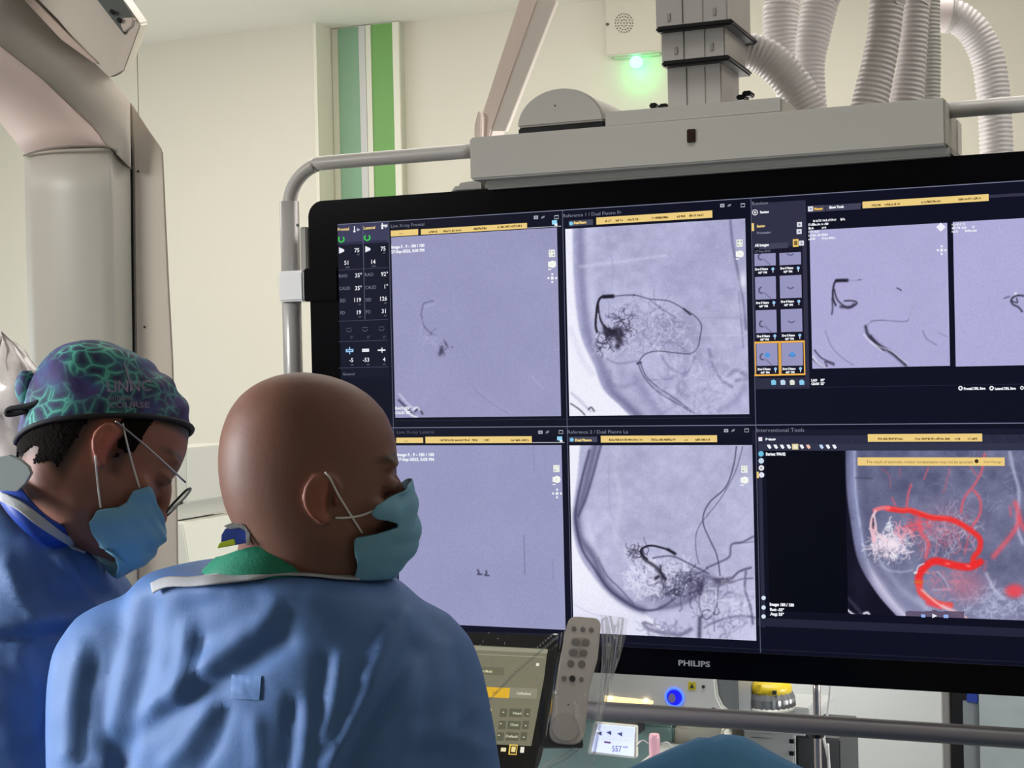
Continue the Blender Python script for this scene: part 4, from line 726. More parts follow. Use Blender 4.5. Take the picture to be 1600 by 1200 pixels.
def head_local(neck):
    g = G(); loftz(HEAD, g)
    E = lambda c, r, R=None: ell(c, r, g, R, 16)
    ry = lambda d: Matrix.Rotation(math.radians(d), 3, 'Y')
    for s in (-1, 1):
        E((.082, s*.028, .044), (.0125, .026, .008)); E((.062, s*.044, -.006), (.018, .018, .016)); E((.012, s*.050, -.055), (.022, .010, .022))
    E((.078, 0, -.080), (.013, .018, .013))
    sweep([p for p, r in neck], [r for p, r in neck], 24, 5, g=g)
    me = remesh(g, .0036, 14)
    g = G().add([v.co.copy() for v in me.vertices], [list(p.vertices) for p in me.polygons]); bpy.data.meshes.remove(me)
    E = lambda c, r, R=None: ell(c, r, g, R, 16)
    E((.093, 0, .008), (.011, .010, .030), ry(-18)); E((.0995, 0, -.015), (.0125, .012, .0105))
    for s in (-1, 1):
        E((.092, s*.010, -.018), (.011, .009, .008)); E((.0775, s*.031, .022), (.0145, .0145, .0115))
        # ear: helix rim, antihelix, concha, lobe, tragus; stands out from the head toward the back
        def ep(u, v, o=0): return (.010+u*.95, s*(.0725+.011*sstep(-(u-.004)/.03)+.002*(v > .02)+o), .009+v*.9)
        hel = [ep(.010, .004), ep(.011, .014), ep(.004, .0245), ep(-.008, .027), ep(-.0185, .023), ep(-.025, .012), ep(-.0255, -.001), ep(-.020, -.012), ep(-.011, -.020), ep(-.004, -.023)]
        sweep(hel, [.003, .0034, .0036, .0038, .0040, .0040, .0038, .0038, .0042, .0045], 10, 4, g=g)
        sweep([ep(-.002, .018, .000), ep(-.011, .014, .001), ep(-.0165, .004, .001), ep(-.014, -.007, .001), ep(-.006, -.013, .001)], [.0024, .003, .0034, .0034, .003], 8, 4, g=g)
        sweep([ep(-.008, .026, -.004), ep(-.012, .012, -.005), ep(-.013, 0, -.005), ep(-.008, -.016, -.004)], [.009, .0115, .0115, .008], 12, 4, g=g, flat=1)
        E(ep(-.004, -.021, -.001), (.0075, .0045, .0075)); E(ep(.0085, -.003, .002), (.0036, .004, .0055))
    E((.0875, 0, -.044), (.009, .022, .006)); E((.0855, 0, -.055), (.009, .020, .006))
    me = remesh(g, .0026, 2)
    v = vget(me); n = nget(me)
    for s in (-1, 1):
        d2 = ((v[:, 0]-.09)/.02)**2+((v[:, 1]-s*.031)/.013)**2+((v[:, 2]-.034)/.006)**2; v -= n*(.0022*np.exp(-d2))[:, None]
        d2 = ((v[:, 0]-.086)/.02)**2+((v[:, 1]-s*.034)/.017)**2+((v[:, 2]-.009)/.004)**2; v -= n*(.0018*np.exp(-d2))[:, None]
        d2 = ((v[:, 0]-.013)/.0065)**2+((v[:, 1]-s*.078)/.010)**2+((v[:, 2]-.003)/.009)**2; v[:, 1] -= s*.007*np.exp(-d2)
        d2 = ((v[:, 0]+.020)/.006)**2+((v[:, 2]-.030)/.012)**2
    vset(me, v); return me
def head_colour(me, base, red, stub, hairf=None):
    v = vget(me); base = s2l(base); c = np.tile(base, (len(v), 1))
    nz = vnoise(v[:, 0]+v[:, 2]*.7+3, v[:, 1]+v[:, 2]*.6+3, .02, 9, 4)
    c *= (1+.22*nz)[:, None]
    def mx(al, col): nonlocal c; al = np.clip(al, 0, 1)[:, None]; c = c*(1-al)+s2l(col)*al
    mx(.55*np.exp(-(((v[:, 0]-.004)/.022)**2+((v[:, 2]-.008)/.03)**2))*(np.abs(v[:, 1]) > .072), red)
    mx(.35*np.exp(-(((v[:, 0]-.112)/.014)**2+(v[:, 1]/.02)**2+((v[:, 2]+.018)/.02)**2)), red)
    if stub: mx(.38*sstep((-.018-v[:, 2])/.03)*sstep((v[:, 0]+.02)/.03)*(v[:, 2] > -.12), stub)
    for s in (-1, 1):
        mx(.9*np.exp(-(((v[:, 2]-.0455-.006*np.cos((v[:, 1]-s*.032)*60))/.0042)**4+((v[:, 1]-s*.033)/.021)**4))*(v[:, 0] > .055)*(np.abs(nz) < .35), (40, 28, 22))
        mx(.8*np.exp(-(((v[:, 2]-.020)/.0016)**2+((v[:, 1]-s*.032)/.013)**4))*(v[:, 0] > .07), (30, 20, 18))
    if hairf: hairf(v, mx, nz)
    setcol(me, c)
def xform(me, Mx): me.transform(Mx)
def mask_local(bvh, prof, zs, phl, phr, seed, name):
    """pleated mask: rows v (top to bottom), columns angle"""
    NV, NP = 34, 61; rings = []; rs = np.random.RandomState(seed)
    for i in range(NV):
        t = i/(NV-1)
        xf = np.interp(t, [p[0] for p in prof], [p[1] for p in prof]); zf = np.interp(t, [p[0] for p in prof], [p[2] for p in prof]); zsd = np.interp(t, [p[0] for p in zs], [p[1] for p in zs])
        pl = -np.interp(t, [p[0] for p in phl], [p[1] for p in phl]); pr = np.interp(t, [p[0] for p in phr], [p[1] for p in phr]); row = []
        for k in range(NP):
            q = k/(NP-1)*2-1; ph = math.radians(-pl*q if q < 0 else pr*q) if False else math.radians(pl*(-q) if q < 0 else pr*q)
            a = abs(q)**1.4; z = zf*(1-a)+zsd*a
            d = Vector((math.cos(ph), math.sin(ph), 0)); o = Vector((0, 0, z)); hit = bvh.ray_cast(o+d*.25, -d, .3)
            r = (.25-hit[3]) if hit[0] is not None else .08
            e = math.exp(-(ph/math.radians(37))**2); rr = r*(1-e)+xf*e; rr = max(rr, r)+.0035
            pleat = .0022*(abs(((t*4.2) % 1)-.5)*2-.5)*math.exp(-(abs(q)/.75)**4)
            wr = .0016*math.sin(ph*9+seed+t*5)*math.sin(t*7)+.0012*math.sin(ph*17+t*11+seed)
            row.append(o+d*(rr+pleat+wr))
        rings.append(row)
    g = G(); g.ring(rings, cap=False, closed=False)
    me = g.me(name); return me, rings
def solid(o, t=.0012):
    md = o.modifiers.new('s', 'SOLIDIFY'); md.thickness = t; md.offset = 1; return o
def bake(o):
    dg = bpy.context.evaluated_depsgraph_get(); dg.update(); me = bpy.data.meshes.new_from_object(o.evaluated_get(dg)); o.modifiers.clear(); o.data = me
def fold(me, lines, face=None):
    """raise and sink cloth along drape lines; px lines are measured in the photo at the garment's camera side"""
    v = vget(me); n = nget(me); u, w_, d = proj(v)
    toc = (np.array(CAM)-v); toc /= np.linalg.norm(toc, axis=1)[:, None]; fac = sstep(((n*toc).sum(1)-.0)/.35)
    D = np.zeros(len(v))
    for amp, wd, pts in lines:
        q = curve(pts, 4); dd, s_ = segdist(u, w_, q); D += .85*amp*np.exp(-(dd/(wd*.95))**2)
    D += .0018*vnoise(u+999, w_*.6+999, 34, 5, 3)*2
    v += n*(D*fac)[:, None]; vset(me, v)
m_gown = mat('blue_nonwoven_gown', (84, 121, 178), .62, bump=.25, bscale=900, var=.05, vscale=7)
m_gown2 = mat('darker_blue_gown', (76, 110, 164), .62, bump=.25, bscale=900, var=.05, vscale=7)
m_bind = mat('grey_white_binding', (176, 178, 182), .7, bump=.3, bscale=500)
m_mask = mat('mask_blue_fabric', (112, 166, 192), .65, bump=.2, bscale=900, var=.05, vscale=40)
m_loop = mat('white_elastic', (214, 210, 206), .6)
m_glove = mat('latex_glove', (214, 200, 176), .45); m_scrub = mat('scrub_trousers', (40, 92, 96), .8); m_shoe = mat('white_clog', (210, 212, 212), .5)
def hand(g, wrist, fwd, side, up):
    w_ = Vector(wrist); f = Vector(fwd).normalized(); s = Vector(side).normalized(); u = Vector(up).normalized()
    sweep([w_-f*.02, w_+f*.02, w_+f*.055, w_+f*.09], [.026, .030, .036, .030], 12, 4, flat=.5, g=g)
    for k, (o, L) in enumerate(((-.027, .062), (-.009, .074), (.009, .078), (.027, .070))):
        b = w_+f*.08+s*o; sweep([b, b+f*L*.45-u*.002, b+f*L*.75-u*.012, b+f*L*.93-u*.028], [.0095, .009, .008, .007], 10, 4, g=g)
    b = w_+f*.03+s*.03; sweep([b, b+f*.025+s*.022, b+f*.055+s*.026-u*.008, b+f*.075+s*.018-u*.016], [.012, .011, .0095, .008], 10, 4, g=g)
def ringat(c, hw, hd, L, F, n=36, e=2.3):
    o = []
    for k in range(n):
        a = 2*math.pi*k/n; ca_, sa = math.cos(a), math.sin(a)
        o.append(c+L*(hw*math.copysign(abs(ca_)**(2/e), ca_))+F*(hd*math.copysign(abs(sa)**(2/e), sa)))
    return o
# ---- bald man (nearest)
SB = 1.66/FPX
heading = math.radians(22.1+13)
cB = PD(487, 787, 1.665)
MB = Matrix.Translation(cB) @ Matrix.Rotation(heading, 4, 'Z') @ Matrix.Rotation(math.radians(1.5), 4, 'Y') @ Matrix.Diagonal((.99, 1.0, 1.015, 1))
perB = thing('person', 'bald man in a light blue surgical gown and face mask, back to the camera', 'person', (PD(425, 1000, 1.68).x, PD(425, 1000, 1.68).y, 0))
MBi = MB.inverted()
neckB = [(MBi @ PD(466, 780, 1.675), .048), (MBi @ PD(460, 825, 1.675), .057), (MBi @ PD(456, 865, 1.68), .060), (MBi @ PD(448, 905, 1.685), .060), (MBi @ PD(440, 945, 1.69), .062)]
meB = head_local(neckB)
bvB = BVHTree.FromPolygons([v.co.copy() for v in meB.vertices], [list(p.vertices) for p in meB.polygons])
def bald(v, mx, nz):
    z, x = v[:, 2], v[:, 0]
    st_ = sstep((.075-z)/.05)*sstep((.035-x)/.05)*sstep((z+.07)/.03)*(.5+.8*nz); mx(.30*st_*(np.abs(v[:, 1]) < .078), (92, 84, 80))
    mx(.25*sstep((-.05-z)/.05)*sstep((.02-x)/.05), (196, 120, 100))
head_colour(meB, (122, 82, 66), (164, 82, 66), (74, 52, 44), bald)
xform(meB, MB)
m_skin = skin_mat('skin', (180, 130, 105))
# hidden body, gloved hands, legs
LB = Vector((math.cos(math.radians(4)), math.sin(math.radians(4)), 0)); FB = Vector((-LB.y, LB.x, 0))
def zc(px, py, d): return PD(px, py, d)
torB = [(882, 400, 128, .104), (891, 404, 172, .114), (906, 413, 204, .118), (928, 420, 229, .119), (950, 423, 247, .117), (975, 421, 266, .118), (1010, 416, 290, .126), (1060, 416, 312, .132), (1130, 420, 300, .134), (1200, 426, 285, .134)]
gB = G(); rings = []
for py, cx_, hw_, hd_ in torB: rings.append(ringat(zc(cx_, py, 1.70), hw_*1.70/FPX, hd_, LB, FB))
cB2 = zc(430, 1200, 1.70)
for z, hw_, hd_ in ((1.15, .185, .13), (1.0, .180, .135), (.85, .2, .15), (.6, .225, .165), (.38, .24, .175)): rings.append(ringat(Vector((cB2.x, cB2.y, z)), hw_, hd_, LB, FB))
gB.ring(rings)
shL = zc(172, 1040, 1.70); elL = zc(176, 1440, 1.66); shR = zc(656, 1040, 1.70); elR = zc(722, 1440, 1.66)
def armg(g, sh, el, F, L, s, r):
    wr = el+F*.16-L*s*.05+Vector((0, 0, .02)); m1 = sh.lerp(el, .5)+L*s*.006
    sweep([sh+Vector((0, 0, .02))-L*s*.05, sh, m1, el, el.lerp(wr, .5), wr], [r*.8, r*1.02, r, r*.9, r*.8, r*.68], 20, 5, g=g); return wr
wL = armg(gB, shL, elL, FB, LB, -1, .064); wR = armg(gB, shR, elR, FB, LB, 1, .064)
mg = remesh(gB, .0075, 5)
fold(mg, [(.006, 16, [(214, 930), (205, 1000), (190, 1080), (166, 1190)]), (-.006, 16, [(236, 950), (232, 1020), (214, 1100), (196, 1190)]), (.005, 12, [(128, 1010), (112, 1080), (104, 1180)]), (-.004, 9, [(150, 1030), (138, 1100), (128, 1190)]),
    (.009, 20, [(425, 960), (395, 985), (340, 1028), (285, 1070), (200, 1150)]), (-.010, 20, [(440, 1000), (370, 1045), (290, 1095), (180, 1165)]), (.006, 13, [(292, 980), (288, 1040), (276, 1095)]), (-.005, 12, [(312, 1000), (306, 1060)]),
    (.006, 11, [(532, 1030), (524, 1090), (508, 1150)]), (-.006, 12, [(506, 1030), (496, 1100)]), (.010, 15, [(626, 965), (598, 1030), (566, 1105), (516, 1195)]), (-.011, 17, [(650, 1010), (612, 1075), (570, 1150), (545, 1200)]), (.006, 9, [(600, 980), (584, 1030), (570, 1060)]),
    (.006, 12, [(482, 1105), (478, 1150), (470, 1200)]), (-.005, 12, [(455, 1100), (446, 1200)]), (.006, 13, [(326, 1105), (300, 1150), (262, 1195)]), (-.005, 12, [(352, 1110), (336, 1160), (310, 1200)]), (.005, 14, [(400, 1130), (404, 1200)]), (.006, 14, [(690, 1010), (700, 1070), (690, 1150)]), (-.006, 14, [(668, 1020), (672, 1090), (650, 1180)]), (.005, 10, [(740, 1100), (700, 1130), (640, 1140)]), (.004, 18, [(330, 925), (430, 935), (560, 930)]), (.006, 16, [(640, 1160), (700, 1150), (750, 1170)]), (-.006, 20, [(300, 950), (380, 930), (440, 960)])])
link('gown', mg, m_gown, perB, True)
gb = G(); sweep([cB2+Vector((0, 0, -.0)), Vector((cB2.x, cB2.y, 1.2)), Vector((cB2.x, cB2.y, .9))], [.085, .1, .12], 20, 4, g=gb); sweep([zc(432, 930, 1.69), zc(430, 1000, 1.70), cB2], [.07, .095, .09], 20, 4, g=gb)
for s in (-1, 1):
    h = Vector((cB2.x, cB2.y, .9))+LB*s*.09; sweep([h, h+Vector((0, 0, -.4)), h+Vector((0, 0, -.82))], [.085, .06, .042], 16, 4, g=gb)
for sh, el, wr, s in ((shL, elL, wL, -1), (shR, elR, wR, 1)):
    sweep([sh-LB*s*.06, sh, el, wr], [.05, .046, .04, .028], 14, 4, g=gb); hand(gb, wr, FB, -LB*s, (0, 0, 1))
mb = remesh(gb, .006, 2); setcol(mb, np.tile(s2l((205, 190, 168)), (len(mb.vertices), 1)))
bm = bmesh.new(); bm.from_mesh(meB); bm.from_mesh(mb); mj = bpy.data.meshes.new('body'); bm.to_mesh(mj); bm.free()
def fixcol(mj, a, b):
    if 'Col' in mj.color_attributes: return
bodyB = link('body', mj, m_skin, perB, True)
def shoes(root, c, L, F):
    for s in (-1, 1):
        p = Vector((c.x, c.y, 0))+L*s*.09
        link('shoe', sweep([p-F*.07+Vector((0, 0, .045)), p+F*.02+Vector((0, 0, .045)), p+F*.12+Vector((0, 0, .035)), p+F*.19+Vector((0, 0, .03))], [.04, .045, .042, .026], 14, 4).me(), m_shoe, root, True)
        link('trouser_leg', sweep([p+Vector((0, 0, .07)), p+Vector((0, 0, .4)), p+Vector((0, 0, .8))], [.075, .08, .1], 18, 4).me(), m_scrub, root, True)
shoes(perB, cB2, LB, FB)
# neckline binding
def bandpx(pts, d, w_, t, name, m, root, n=10):
    P = [PD(x, y, q) for (x, y), q in zip(pts, d)]
    return link(name, sweep(P, w_, 12, 6, flat=1).me(), m, root, True)
BINDING = 1
# green apron collar, grey inner collar, blue tag
def collar_rings(stn, L, F, thick, name, m, root, n=40):
    """stn: (px,py,depth,half width px,half depth m, tilt m)"""
    ro = []; ri = []
    for x, y, d, hw_, hd_, tilt in stn:
        c = PD(x, y, d); s = d/FPX
        for lst, k in ((ro, 0), (ri, thick)):
            lst.append([c+L*((hw_*s-k)*math.cos(a))+F*((hd_-k)*math.sin(a))-Vector((0, 0, 1))*(tilt*(.5+.5*math.sin(a-.6)))+Vector((0, 0, .0015*math.sin(5*a+x))) for a in [2*math.pi*q/n for q in range(n)]])
    rings = ro+ri[::-1]; rings.append(rings[0]); g = G().ring(rings, cap=False); return link(name, g.me(), m, root, True)
m_green = mat('green_cotton', (22, 128, 98), .7, bump=.3, bscale=300, var=.08, vscale=20)
cg = collar_rings([(424, 915, 1.69, 126, .096, .02), (422, 893, 1.69, 122, .096, .022), (425, 872, 1.69, 112, .092, .026), (431, 852, 1.69, 99, .085, .030), (436, 841, 1.69, 92, .081, .034)], LB, FB, .004, 'apron_collar', m_green, perB)
v = vget(cg.data); n_ = nget(cg.data); u_, w__, _ = proj(v)
dsp = np.zeros(len(v))
for amp, wd, pts in ((.003, 8, [(330, 900), (400, 875), (470, 870)]), (-.003, 6, [(340, 880), (420, 862)]), (.003, 8, [(380, 895), (460, 890), (510, 885)])): dsp += amp*np.exp(-(segdist(u_, w__, pts)[0]/wd)**2)
vset(cg.data, v+n_*dsp[:, None])
collar_rings([(440, 862, 1.685, 90, .078, .036), (443, 844, 1.685, 86, .076, .042), (446, 835, 1.685, 83, .074, .046)], LB, FB, .003, 'inner_collar', mat('grey_collar_lining', (112, 112, 116), .7), perB)
def patch(pts, d, name, m, root, t=.002, lab=None):
    return link(name, G().prism([PD(x, y, d) for x, y in pts], CF*t).me(name, .0006), m, root, label=lab)
patch([(346, 836), (352, 826), (385, 822), (388, 848), (345, 856)], 1.612, 'collar_tag', mat('royal_blue_tag', (46, 74, 170), .6), perB, .004)
patch([(349, 822), (362, 817), (382, 820), (391, 833), (389, 852), (384, 852), (384, 830), (375, 825), (358, 827)], 1.608, 'collar_flap', m_bind, perB, .003)
patch([(343, 848), (366, 842), (368, 851), (339, 857)], 1.606, 'collar_label', mat('lime_label', (196, 214, 40), .5), perB, .002)
# royal blue collar inside at the throat
collar_rings([(436, 925, 1.69, 128, .088, .02), (446, 880, 1.69, 92, .070, .05)], LB, FB, .003, 'lead_collar', mat('lead_apron_blue', (24, 50, 128), .55), perB)
# patch stuck on back
bvG = BVHTree.FromPolygons([v.co.copy() for v in mg.vertices], [list(p.vertices) for p in mg.polygons])
def decal(verts_px, faces, bv, off, name, m, root):
    P = []
    for x, y in verts_px:
        r = ray(x, y).normalized(); h = bv.ray_cast(CAM, r)
        P.append((h[0] if h[0] is not None else PD(x, y, 1.6))-r*off)
    return link(name, G().add(P, faces).me(), m, root, True)
def strip(top, bot, bv, off, name, m, root, nr=7, th=.002):
    Tc = curve(top, 6); Bc = curve(bot, 6); P = []; nc = len(Tc)
    for (x0, y0), (x1, y1) in zip(Tc, Bc):
        last = None; colp = []
        for k in range(nr):
            t = k/(nr-1); x = x1*(1-t)+x0*t; y = y1*(1-t)+y0*t; r = ray(x, y); h = bv.ray_cast(CAM, r.normalized())
            dd = (h[0]-CAM).dot(CF) if h[0] is not None and (last is None or abs((h[0]-CAM).dot(CF)-last) < .05) else (last or 1.6)
            last = dd; colp.append(CAM+r*dd-r.normalized()*off)
        P += colp
    o = link(name, G().add(P, [[i*nr+k, i*nr+k+1, (i+1)*nr+k+1, (i+1)*nr+k] for i in range(nc-1) for k in range(nr-1)]).me(), m, root, True)
    solid(o, th); bake(o); return o
strip([(237, 912), (262, 903), (300, 903), (350, 897), (400, 892), (432, 886), (470, 886), (500, 890), (525, 896), (562, 904)], [(240, 927), (262, 918), (300, 917), (350, 912), (400, 906), (432, 900), (470, 900), (500, 902), (527, 905), (562, 907)], bvG, .009, 'neck_binding', m_bind, perB)
N = 17; vv = [(362+46*i/(N-1)-3*j/(N-1), 1054+38*j/(N-1)+2*i/(N-1)) for j in range(N) for i in range(N)]
decal(vv, [[j*N+i, j*N+i+1, (j+1)*N+i+1, (j+1)*N+i] for j in range(N-1) for i in range(N-1)], bvG, .002, 'gown_patch', mat('patch_blue', (96, 134, 192), .6), perB)
# mask
profB = [(0, .104, .026), (.2, .1115, .006), (.4, .1145, -.018), (.55, .1145, -.034), (.75, .107, -.054), (.9, .096, -.070), (1, .084, -.080)]
pm, rr_ = mask_local(bvB, profB, [(0, .002), (.25, -.012), (.45, -.030), (1, -.076)], [(0, 46), (.14, 50), (.24, 46), (.30, 34), (.35, 29), (.40, 36), (.46, 59), (.7, 57), (1, 50)], [(0, 42), (.3, 50), (.5, 58), (1, 50)], 3, 'mask')
xform(pm, MB); mo = link('face_mask', pm, m_mask, perB, True); solid(mo); bake(mo)
eb = lambda x, y, d: PD(x, y, d)
bvW = BVHTree.FromPolygons([v.co.copy() for v in mj.vertices], [list(p.vertices) for p in mj.polygons])
def on_skin(x, y, off=.0022, bv=bvW):
    r = ray(x, y).normalized(); h = bv.ray_cast(CAM, r); return h[0]-r*off if h[0] is not None else None
def loop(pts, root, bv=bvW, off=.003):
    P = [on_skin(x, y, off, bv) for x, y in pts]; P = [p for p in P if p is not None]
    return link('ear_loop', sweep(P, .0012, 8, 4).me(), m_loop, root, True)
loop([(508, 738), (516, 748), (528, 772), (545, 800), (566, 833)], mo); loop([(524, 809), (540, 809), (562, 806), (588, 797)], mo)
# ---- man with the patterned cap
hd2 = math.radians(22.1+14); cA = PD(143, 728, 1.84)
MA = Matrix.Translation(cA) @ Matrix.Rotation(hd2, 4, 'Z') @ Matrix.Rotation(math.radians(32), 4, 'Y') @ Matrix.Rotation(math.radians(-19), 4, 'X') @ Matrix.Scale(.985, 4)
MAi = MA.inverted(); DA = 2.02
perA = thing('person', 'man in a patterned purple-green cap, glasses and mask, looking down at his work', 'person', (PD(50, 1000, DA).x, PD(50, 1000, DA).y, 0))
neckA = [(MAi @ PD(120, 715, 1.84), .052), (MAi @ PD(98, 750, 1.86), .058), (MAi @ PD(82, 780, 1.88), .054), (MAi @ PD(62, 830, 1.91), .046), (MAi @ PD(50, 890, 1.93), .05)]
meA = head_local(neckA)
bvA = BVHTree.FromPolygons([v.co.copy() for v in meA.vertices], [list(p.vertices) for p in meA.polygons])
def hairA(v, mx, nz):
    x, y, z = v[:, 0], v[:, 1], v[:, 2]; nk = z+.042+.25*(x+.08)
    mx(.85*sstep((nk+nz*.02)/.02)*sstep((-.012-x)/.016)*(z < .09)*(np.abs(y) < .076+.0*x), (44, 34, 30)); mx(.8*np.exp(-(((x-.022+z*.1)/.010)**2))*sstep((z+.018+nz*.02)/.012)*(np.abs(y) > .04)*(z < .09), (44, 34, 30)); mx(sstep((z-.05-.3*x)/.012), (44, 34, 30))
head_colour(meA, (140, 92, 74), (186, 92, 78), (84, 60, 54), hairA)
# hair: thin cropped shell
def shell(bv, test, off, name, m, root, Mx, src, rough=.0):
    bm = bmesh.new(); bm.from_mesh(src); bm.verts.ensure_lookup_table()
    dele = [f for f in bm.faces if not all(test(v.co) for v in f.verts)]; bmesh.ops.delete(bm, geom=dele, context='FACES')
    bm.normal_update(); r = random.Random(2)
    for v in bm.verts: v.co = v.co+v.normal*(off+rough*r.random())
    me = bpy.data.meshes.new(name); bm.to_mesh(me); bm.free(); 
    while me.color_attributes: me.color_attributes.remove(me.color_attributes[0])
    me.transform(Mx); return link(name, me, m, root, True)
def htest(c):
    n = .006*math.sin(c.x*260)+.005*math.sin(c.z*300+c.y*200)
    return abs(c.y) < .0775 and ((c.x < -.030 and c.z > -.030-.25*(c.x+.08)+n and c.z < .075) or (-.0 < c.x < .034 and abs(c.y) > .05 and c.z > .012+.3*abs(c.x-.018)+n and c.z < .07))
shell(bvA, htest, .0016, 'hair', mat('dark_cropped_hair', (20, 15, 13), .9, spec=.1, bump=.9, bscale=500), perA, MA, meA, .0012)
xform(meA, MA)
LA = Vector((math.sin(hd2), -math.cos(hd2), 0)); FA = Vector((math.cos(hd2), math.sin(hd2), 0))   # LA = his right side, toward the camera
gA = G(); rings = []
for px_, py, hw_, hd_, tl_ in ((68, 818, .084, .074, 32), (62, 834, .112, .096, 27), (52, 862, .145, .114, 18), (46, 896, .178, .128, 10), (46, 940, .20, .138, 4), (54, 990, .205, .146, 0), (58, 1060, .205, .150, 0), (56, 1150, .2, .152, 0)):
    tr_ = math.radians(tl_); rings.append(ringat(PD(px_, py, DA-.06-.09*max(0, (900-py)/82)), hw_, hd_, LA, FA*math.cos(tr_)-Vector((0, 0, 1))*math.sin(tr_)))
cA2 = PD(50, 1200, DA)
for z, hw_, hd_ in ((1.1, .19, .145), (.95, .19, .145), (.8, .2, .16), (.6, .22, .17), (.38, .235, .18)): rings.append(ringat(Vector((cA2.x-.02, cA2.y, z)), hw_, hd_, LA, FA))
gA.ring(rings)
shA = PD(42, 950, 1.83); elA = PD(20, 1088, 1.79); wrA = PD(230, 1096, 2.02)
sweep([shA+Vector((0, 0, .03))-LA*.06, shA, shA.lerp(elA, .5), elA, elA.lerp(wrA, .45), wrA], [.06, .074, .072, .064, .058, .046], 20, 5, g=gA)
sh2 = PD(40, 950, 2.13); el2 = PD(60, 1130, 2.18); wr2 = PD(260, 1120, 2.2); sweep([sh2+LA*.05, sh2, el2, wr2], [.06, .07, .06, .046], 20, 5, g=gA)
ma = remesh(gA, .0075, 5)
fold(ma, [(-.012, 9, [(-20, 1002), (60, 992), (150, 984), (215, 965)]), (.008, 14, [(-20, 980), (80, 968), (170, 955)]), (.007, 11, [(92, 870), (130, 930), (172, 985)]), (-.006, 12, [(70, 880), (100, 940), (130, 985)]), (.005, 10, [(120, 850), (160, 905), (200, 950)]), (.006, 12, [(10, 880), (30, 930), (60, 975)]), (.006, 14, [(30, 1030), (60, 1080), (50, 1150)]), (-.006, 12, [(60, 1010), (92, 1060), (80, 1120)]), (.006, 12, [(-10, 830), (60, 850), (120, 900)])])
link('gown', ma, m_gown2, perA, True)
gb = G(); cm = Vector((cA2.x, cA2.y, 1.1)); sweep([PD(50, 880, 1.93), PD(52, 980, DA), cm, cm+Vector((0, 0, -.25))], [.08, .1, .1, .11], 20, 4, g=gb)
for s in (-1, 1):
    h = Vector((cA2.x, cA2.y, .9))+LA*s*.09; sweep([h, h+Vector((0, 0, -.4)), h+Vector((0, 0, -.82))], [.085, .06, .042], 16, 4, g=gb)
sweep([shA-LA*.06, shA, elA, wrA], [.05, .046, .04, .028], 14, 4, g=gb); hand(gb, wrA, wrA-elA, LA, (0, 0, 1)); sweep([sh2+LA*.06, sh2, el2, wr2], [.05, .046, .04, .028], 14, 4, g=gb); hand(gb, wr2, wr2-el2, -LA, (0, 0, 1))
mb = remesh(gb, .006, 2); setcol(mb, np.tile(s2l((205, 190, 168)), (len(mb.vertices), 1)))
bm = bmesh.new(); bm.from_mesh(meA); bm.from_mesh(mb); mja = bpy.data.meshes.new('body'); bm.to_mesh(mja); bm.free()
link('body', mja, m_skin, perA, True); shoes(perA, cA2, LA, FA)
# cap
m_cap = mat('cap_print', (60, 50, 110), .7); nt = m_cap.node_tree; b = nt.nodes['Principled BSDF']
tc = nt.nodes.new('ShaderNodeTexCoord'); n1 = nt.nodes.new('ShaderNodeTexNoise'); n1.inputs['Scale'].default_value = 14; n1.inputs['Detail'].default_value = 2
mxv = nt.nodes.new('ShaderNodeVectorMath'); mxv.operation = 'SCALE'; mxv.inputs['Scale'].default_value = .06; ad = nt.nodes.new('ShaderNodeVectorMath')
vo = nt.nodes.new('ShaderNodeTexVoronoi'); vo.feature = 'DISTANCE_TO_EDGE'; vo.inputs['Scale'].default_value = 62
nt.links.new(tc.outputs['Object'], n1.inputs['Vector']); nt.links.new(n1.outputs['Color'], mxv.inputs[0]); nt.links.new(tc.outputs['Object'], ad.inputs[0]); nt.links.new(mxv.outputs[0], ad.inputs[1]); nt.links.new(ad.outputs[0], vo.inputs['Vector'])
def ramp(stops):
    r = nt.nodes.new('ShaderNodeValToRGB'); e = r.color_ramp.elements
    while len(e) < len(stops): e.new(.5)
    for q, (p, c) in zip(e, stops): q.position = p; q.color = tuple(s2l(c))+(1,)
    return r
r1 = ramp([(0, (96, 190, 170)), (.10, (44, 110, 112)), (.3, (36, 44, 84)), (.6, (30, 30, 62))]); nt.links.new(vo.outputs['Distance'], r1.inputs[0])
n2 = nt.nodes.new('ShaderNodeTexNoise'); n2.inputs['Scale'].default_value = 17; n2.inputs['Detail'].default_value = 3; nt.links.new(tc.outputs['Object'], n2.inputs['Vector'])
r2 = ramp([(.42, (0, 0, 0)), (.58, (255, 255, 255))]); nt.links.new(n2.outputs['Fac'], r2.inputs[0])
n3 = nt.nodes.new('ShaderNodeTexNoise'); n3.inputs['Scale'].default_value = 30; nt.links.new(tc.outputs['Object'], n3.inputs['Vector'])
r3 = ramp([(.3, (34, 34, 78)), (.5, (62, 46, 112)), (.7, (52, 84, 132))]); nt.links.new(n3.outputs['Fac'], r3.inputs[0])
mxc = nt.nodes.new('ShaderNodeMix'); mxc.data_type = 'RGBA'; nt.links.new(r2.outputs[0], mxc.inputs[0]); nt.links.new(r3.outputs[0], mxc.inputs[6]); nt.links.new(r1.outputs[0], mxc.inputs[7]); nt.links.new(mxc.outputs[2], b.inputs['Base Color'])
rings = []; NA, NE = 72, 30
edge = []
